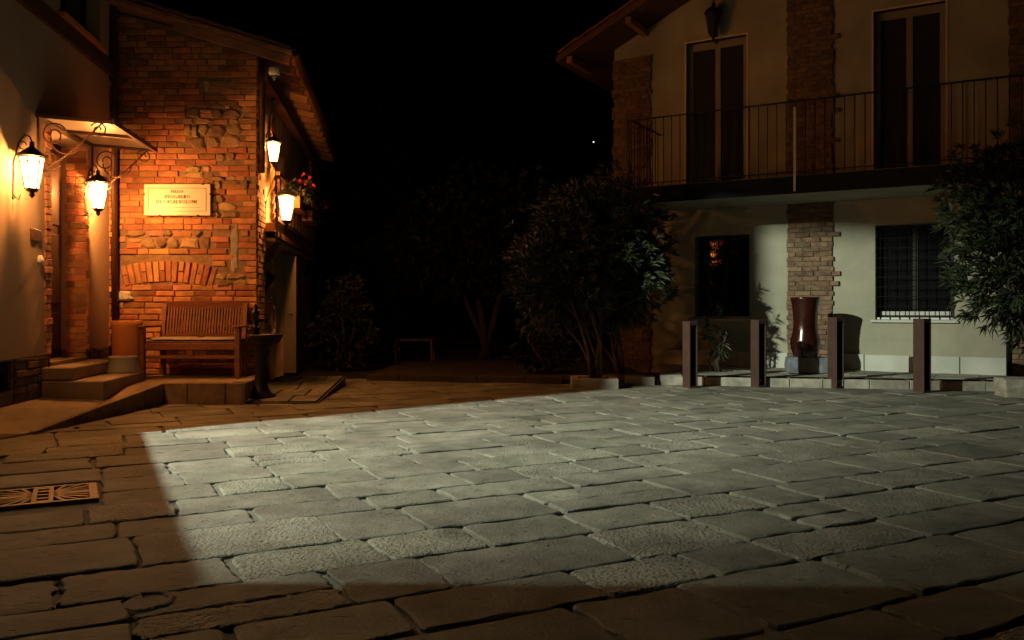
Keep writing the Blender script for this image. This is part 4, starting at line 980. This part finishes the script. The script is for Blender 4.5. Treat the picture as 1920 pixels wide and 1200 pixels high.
# raised pavement along the right house
pv = thing('raised_pavement', 'rough stone step running along the foot of the cream house', 'pavement', (4.5, 12.4, 0))
SH = .135
fp = [(2.15, 12.30), (2.75, 12.14), (4.3, 11.80), (5.77, 11.50), (7.3, 11.15), (8.6, 10.8)]
bk = [tuple(FR.w(X(1240), .02).xy), tuple(FR.w(3.9, .02).xy)]
q = MB(); q.prism([(x - 4.5, y - 12.4) for x, y in fp + [bk[1], bk[0]]], -.05, SH - .012); q.build('core', M['curb'], pv)
rn = random.Random(55)
for (a_, b_) in zip(fp, fp[1:]): edge_blocks(a_, b_, .55, SH - .012, SH - .012, 1, 'kerb_stone', M['curb'], pv, (4.5, 12.4), inset=.3, lip=.0)
edge_blocks(bk[0], fp[0], .5, SH - .012, SH - .012, 1, 'kerb_stone', M['curb'], pv, (4.5, 12.4), inset=.3)
# tread slabs behind the kerb row
for k in range(14):
    x0 = -2.6 + k * .55; 
    a_ = FR.w(x0 + .006, -.06); b_ = FR.w(x0 + .544, -.06); c_ = FR.w(x0 + .544, -1.0 - .0); d_ = FR.w(x0 + .006, -1.0)
    def fy(x):                                        # front line of the step
        for (p, r_) in zip(fp, fp[1:]):
            if p[0] <= x <= r_[0]: return p[1] + (r_[1] - p[1]) * (x - p[0]) / (r_[0] - p[0])
        return None
    f = [fy(c_.x), fy(d_.x)]
    if None in f: continue
    if c_.y < f[0] + .34: c_ = b_.lerp(c_, max(.05, (b_.y - f[0] - .34) / (b_.y - c_.y)))
    if d_.y < f[1] + .34: d_ = a_.lerp(d_, max(.05, (a_.y - f[1] - .34) / (a_.y - d_.y)))
    q = MB(); P_ = [(p.x - 4.5, p.y - 12.4) for p in (d_, c_, b_, a_)]; q.prism(P_, SH - .03, SH - .004 + rn.uniform(-.002, .003)); q.build('tread_slab', M['curb'], pv)
# rough corner block at the right edge
def rough_block(mb, x0, x1, y0, y1, z0, z1, amp, rn, n=4):
    bm = bmesh.new(); bmesh.ops.create_cube(bm, size=1); bmesh.ops.subdivide_edges(bm, edges=bm.edges[:], cuts=n, use_grid_fill=True)
    bm.verts.index_update()
    for v in bm.verts:
        c = v.co.copy(); e = sum(abs(a) > .49 for a in c)
        if e >= 2: c *= .97
        c = Vector((x0 + (c.x + .5) * (x1 - x0), y0 + (c.y + .5) * (y1 - y0), z0 + (c.z + .5) * (z1 - z0))); v.co = c + noise.noise_vector(c * 7 + Vector((rn.random() * 0 + x0, 0, 3))) * amp
    mb.add([v.co.copy() for v in bm.verts], [[v.index for v in f.verts] for f in bm.faces]); bm.free()
cbk = G(1905, 746)
q = MB(); rough_block(q, -.13, .62, -.0, .4, -.03, .23, .025, rn); tag(q.build('kerb_block', M['curb'], loc=(cbk.x + .02, cbk.y, 0), rz=-.15), 'rough pale kerb block at the right edge below the oleander', 'kerb block')

# pedestal and glazed vase
vx, vy = (1511 - CX) * 12.75 / F, 12.75
q = MB(); rough_block(q, -.31, .30, -.17, .2, 0, .235, .018, rn); ped = tag(q.build('stone_pedestal', M['blue'], loc=(vx + .05, vy + .05, SH), rz=-.12), 'rough blue-grey stone block under the red vase', 'pedestal')
q = MB(); q.lathe([(.0, 0), (.165, 0), (.175, .02), (.205, .12), (.218, .20), (.215, .26), (.185, .36), (.172, .48), (.176, .62), (.195, .78), (.212, .87), (.216, .89), (.205, .895), (.17, .80), (.15, .5), (.16, .3), (0, .1)], 40)
q.build('glazed_vase', M['vase'], loc=(vx, vy + .03, SH + .236))
tag(bpy.data.objects['glazed_vase'], 'tall dark red glazed vase standing on the stone block', 'vase')

# four steel bollards
def bollard(label, px, py, h, src=None):
    p = G(px, py)
    if src is None:
        t = thing('steel_bollard', label, 'bollard', (p.x, p.y, 0), R(-66), 'rusted steel bollards')
        w, d, th = .085, .065, .008
        q = MB(); q.box(-w, w, -d, -d + th, 0, h); q.box(-w, w, d - th, d, 0, h); q.box(-w, -w + th, -d + th, d - th, 0, h); q.build('channel', M['corten'], t)
        q = MB(); q.box(-w + th, w - .002, -d + th, d - th, h - .055, h - .002); q.build('head_plate', M['corten'], t)
        q = MB(); q.box(-w + th, -w + th + .006, -d + th, d - th, 0.0, h - .056); q.build('inner_back', M['iron'], t)
        q = MB(); q.box(-w + .014, w - .002, -d + th, d - th, 0.0, .03); q.build('foot_plate', M['corten'], t)
        return t
    t = copy_tree(src); t.location = (p.x, p.y, 0); t['label'] = label; return t
b1 = bollard('rusted bollard nearest the oleander, standing before the reflecting window', 1294, 727, .92)
b2 = bollard('', 1422, 725.5, .94, b1); b2['label'] = 'rusted bollard between the barred left window and the red vase'
b3 = bollard('', 1567, 727.5, .98, b1); b3['label'] = 'rusted bollard just right of the red vase'
b4 = bollard('', 1729, 736, .97, b1); b4['label'] = 'rusted bollard below the right barred window'
for b_, sc in ((b2, 1.02), (b3, 1.06), (b4, 1.05)): b_.scale = (1, 1, sc)

# ---------------------------------------------------------------- oleanders and garden trees
def shrub(name, label, cat, base, stems, lobes, ncl, L, w, seed, m='leaf', group=None, sr=.035, up=.6, hollow=.45, nl=9):
    rn = random.Random(seed); t = thing(name, label, cat, base, 0, group)
    tr = MB(); tips = []
    for k in range(stems):
        lb = lobes[k % len(lobes)]; a = rn.uniform(0, 2 * PI); r0 = rn.uniform(.02, .09)
        p0 = Vector((r0 * math.cos(a), r0 * math.sin(a), -.03)); e = Vector(lb[0]) + Vector([rn.uniform(-.5, .5) * s for s in lb[1]])
        mid = p0.lerp(e, .45) + Vector((rn.uniform(-.07, .07), rn.uniform(-.07, .07), -.05)); mid.x *= .7; mid.y *= .7
        pts = [p0, p0.lerp(mid, .5) + Vector((rn.uniform(-.09, .09), rn.uniform(-.09, .09), .05)), mid, mid.lerp(e, .5) + Vector((rn.uniform(-.06, .06), rn.uniform(-.06, .06), 0)), e]
        r_ = sr * rn.uniform(.6, 1.1); tr.tube(pts, [r_, r_ * .85, r_ * .7, r_ * .5, r_ * .25], 7); tips.append((mid, e))
        for j in range(3):
            q0 = mid.lerp(e, rn.random()); q1 = q0 + Vector([rn.uniform(-.5, .5) * lb[1][0], rn.uniform(-.5, .5) * lb[1][1], rn.uniform(.1, .5) * lb[1][2]])
            tr.tube([q0, q0.lerp(q1, .5) + Vector((0, 0, .03)), q1], [r_ * .4, r_ * .3, r_ * .12], 5)
    tr.build('trunk', M['bark'], t)
    cr = MB(); tot = sum(l[1][0] * l[1][2] for l in lobes)
    for c, rad in lobes:
        c = Vector(c); n_ = int(ncl * rad[0] * rad[2] / tot)
        for k in range(n_):
            d = Vector((rn.gauss(0, 1), rn.gauss(0, 1), rn.gauss(0, 1))).normalized(); rr_ = rn.uniform(hollow, 1.0) ** .7
            f = 1 + .22 * noise.noise(d * 2.3 + Vector((seed, 0, 0))) + (rn.random() ** 4) * .16
            p = c + Vector((d.x * rad[0], d.y * rad[1], d.z * rad[2])) * rr_ * f
            if noise.noise(p * 2.6 + Vector((seed * 3.1, 0, 0))) < -.28: continue      # gaps
            dr = Vector((d.x, d.y, d.z * .6 + up)) + Vector((rn.uniform(-.3, .3), rn.uniform(-.3, .3), rn.uniform(-.2, .2)))
            if d.z < -.5: dr.z -= up * .9
            leaf_cluster(cr, p, dr, nl, L, w, rn, 1.05, .35)
    cr.build('crown', M[m], t); return t
# square kerb round the first oleander
ok = thing('tree_kerb', 'low square stone kerb round the foot of the middle oleander', 'kerb', (1.15, 11.95, 0), -.06)
for a_ in ((-.33, .33, -.32, -.2), (-.33, .33, .2, .32), (-.33, -.21, -.2, .2), (.21, .33, -.2, .2)):
    q = MB(); q.box(a_[0] + .003, a_[1] - .003, a_[2] + .003, a_[3] - .003, -.04, .135, bev=.01); q.build('kerb_stone', M['curb'], ok)
q = MB(); q.box(-.2, .2, -.19, .19, -.03, .09); q.build('soil', M['soil'], ok)
shrub('oleander', 'large rounded oleander with several bare stems rising from the square kerb', 'shrub', (1.18, 12.0, .09), 9,
      [((-.06, .55, 1.75), (1.12, .75, 1.02)), ((-.42, .45, 1.5), (.82, .65, .85)), ((.42, .6, 1.45), (.74, .55, .78)), ((.05, .6, 2.15), (.85, .55, .8))], 3300, .145, .011, 4)
shrub('oleander', 'dark oleander behind the middle one, reaching the balcony corner', 'shrub', (1.75, 13.6, 0), 6,
      [((0, 0, 2.3), (.8, .6, 1.1)), ((-.5, .1, 1.5), (.7, .6, .9))], 700, .14, .011, 9)
shrub('oleander', 'big dark oleander at the right edge in front of the barred window', 'shrub', (6.62, 10.75, 0), 8,
      [((.35, .0, 2.1), (1.35, 1.0, 1.35)), ((-.35, -.1, 1.6), (.8, .7, .8)), ((.5, 0, 1.25), (1.0, .8, .7)), ((-.1, 0, 2.5), (1.05, .9, .9))], 2600, .16, .013, 14)
shrub('oleander', 'small sparse oleander shoot growing in front of the left barred window', 'plant', tuple((3.12, 13.15, SH)), 3,
      [((.08, 0, .60), (.26, .2, .42))], 22, .15, .012, 23, hollow=.3)
gd = thing('garden_bed', 'low raised garden bed edged with stone behind the square', None, (0, 14, 0), kind='structure')
q = MB(); q.prism([(-2.2, -1.05), (2.1, -1.75), (2.05, 3), (-2.2, 3)], -.08, .06); q.build('soil', M['soil'], gd)
rn = random.Random(66); 
edge_blocks((-2.2, 12.92), (.75, 12.42), .7, .085, .085, 1, 'kerb_stone', M['soil'], gd, (0, 14), inset=.15)
edge_blocks((1.62, 12.28), (2.05, 12.22), .5, .10, .10, 1, 'kerb_stone', M['curb'], gd, (0, 14), inset=.3)
q = MB(); q.add([(-9, -2.6, -.028), (9, -2.6, -.028), (9, 30, -.028), (-9, 30, -.028)], [(0, 1, 2, 3)]); 
tag(q.build('garden_path', M['soil'], loc=(0, 16.5, 0)), 'bare earth of the garden behind the square', kind='structure')
def tree(label, x, y, h, r, seed, cyp=False, th=None):
    if cyp: return shrub('cypress', label, 'tree', (x, y, 0), 2, [((0, 0, h * .5), (r, r, h * .5)), ((0, 0, h * .3), (r * 1.1, r * 1.1, h * .3))], 1500, .16, .03, seed, 'leaf2', 'garden trees', .09, nl=7)
    return shrub('garden_tree', label, 'tree', (x, y, 0), 3, [((0, 0, h * .66), (r, r, h * .34)), ((-r * .6, 0, h * .55), (r * .7, r * .7, h * .25)), ((r * .6, .2, h * .6), (r * .7, r * .7, h * .27))], 1500, .2, .035, seed, 'leaf2', 'garden trees', .11, nl=7)
tree('tall dark cypress behind the brick house corner', -3.3, 22, 6.2, .75, 101, True)
tree('dark garden tree left of the middle oleander', -.6, 19.5, 4.3, 1.7, 102)
tree('broad dark tree far back in the garden behind the table', -4.9, 27, 5.4, 2.3, 103)
tree('dark tree farthest back near the middle oleander', 1.8, 26, 5.2, 2.2, 104)
shrub('garden_bush', 'low dark bush at the far corner of the brick house', 'shrub', (-3.0, 15.2, 0), 5, [((0, 0, .62), (.62, .5, .55)), ((.1, 0, 1.25), (.45, .4, .45))], 500, .09, .02, 41, 'leaf2')
shrub('garden_bush', 'low round bush beside the kerb left of the middle oleander', 'shrub', (.55, 13.6, .05), 4, [((0, 0, .38), (.6, .4, .36))], 260, .08, .02, 43, 'leaf2')
shrub('hedge', 'long dark hedge closing the garden behind the table', 'hedge', (0, 24, 0), 8, [((x, 0, .95), (1.5, .6, 1.0)) for x in (-6, -4, -2, 0, 2, 4)], 1900, .12, .03, 45, 'leaf2', nl=6)
tbp = Vector((-1.92, 17.0, 0))
gt = thing('garden_table', 'small plain garden table standing in the dark garden', 'table', tuple(tbp))
q = MB(); q.box(-.40, .38, -.3, .3, .46, .49, bev=.005); q.build('top', M['wood'], gt)
for sx in (-.36, .34):
    for sy in (-.26, .26): q = MB(); q.box(sx - .02, sx + .02, sy - .02, sy + .02, 0, .46); q.build('leg', M['wood'], gt)
q = MB(); Yd = 160; q.lathe([(0, -.09), (.04, -.06), (.055, 0), (.04, .06), (0, .09)], 10); tag(q.build('distant_star', M['star'], loc=((1113 - CX) * Yd / F, Yd, EYE + (HY - 266) * Yd / F)), 'tiny white point of light high in the black sky', 'light')  # small glowing ball standing in for a star

# ---------------------------------------------------------------- behind and beside the camera: unseen gateway shaped to cut the street light's patch
nb = MB(); nb.prism([(-3.14, 3.42), (-6.6, 3.30), (-6.6, -4), (-3.14, -4)], -.05, 7.0); o = nb.build('corner_house', M['plaster']); tag(o, 'plain plastered house at the corner of the side street, outside the picture', 'house')
gwt = thing('unseen_gateway', 'unseen garden wall and added lintel that shape the street lamp light, outside the picture', 'gateway', (-3.9, 5, 0))
K = FL.w(0, Y0); L0 = Vector((-4.53, 6.44)); L1 = Vector((-3.16, 3.44)); nn = Vector((.91, .415))
P_ = [L0, L1, L1 - nn * .22, L0 - nn * .22]
q = MB(); q.prism([(p.x + 3.9, p.y - 5) for p in P_], -.05, [1.553, 1.65, 1.65, 1.553]); q.build('low_wall', M['plaster'], gwt)
q = MB(); q.prism([(p.x + 3.9, p.y - 5) for p in P_], 4.88, 7.6); q.build('lintel', M['plaster'], gwt)  # added overhead to keep the lamp off the upper facade
sl = thing('street_lamp', 'street lamp in the side street beyond the gateway, outside the picture', 'street lamp', (FLOOD.x - .5, FLOOD.y + .05, 0))
q = MB(); q.tube([(0, 0, 0), (0, 0, 3), (0, 0, 6.9)], [.07, .055, .04], 10); q.tube([(0, 0, 6.85), (.2, 0, 6.95), (.5, -.03, 6.9)], .03, 8); q.build('pole', M['iron'], sl)
q = MB(); q.box(.33, .67, -.14, .10, 6.72, 6.82, bev=.02); q.build('lamp_head', M['iron'], sl)
def az(a, d): a, d = R(a), R(d); return Vector((math.cos(d) * math.sin(a), math.cos(d) * math.cos(a), -math.sin(d)))
e1, e2 = az(85, 32.6), az(60, 12.4); mid_ = (e1 + e2).normalized(); outw = e1.cross(e2).normalized()
if outw.z < 0: outw = -outw
base = FLOOD - Vector(sl.location); a_ = base + e1 * .62 - (e2 - e1) * .8; b_ = base + e2 * .62 + (e2 - e1) * .6
q = MB(); o_ = outw * .8; t_ = mid_ * .006
q.add([a_, b_, b_ + o_, a_ + o_, a_ + t_, b_ + t_, b_ + o_ + t_, a_ + o_ + t_], [(0, 1, 2, 3), (7, 6, 5, 4), (0, 4, 5, 1), (1, 5, 6, 2), (2, 6, 7, 3), (3, 7, 4, 0)]); q.build('added_light_flap', M['iron'], sl)  # added flap near the lamp, dims its light on the right foreground
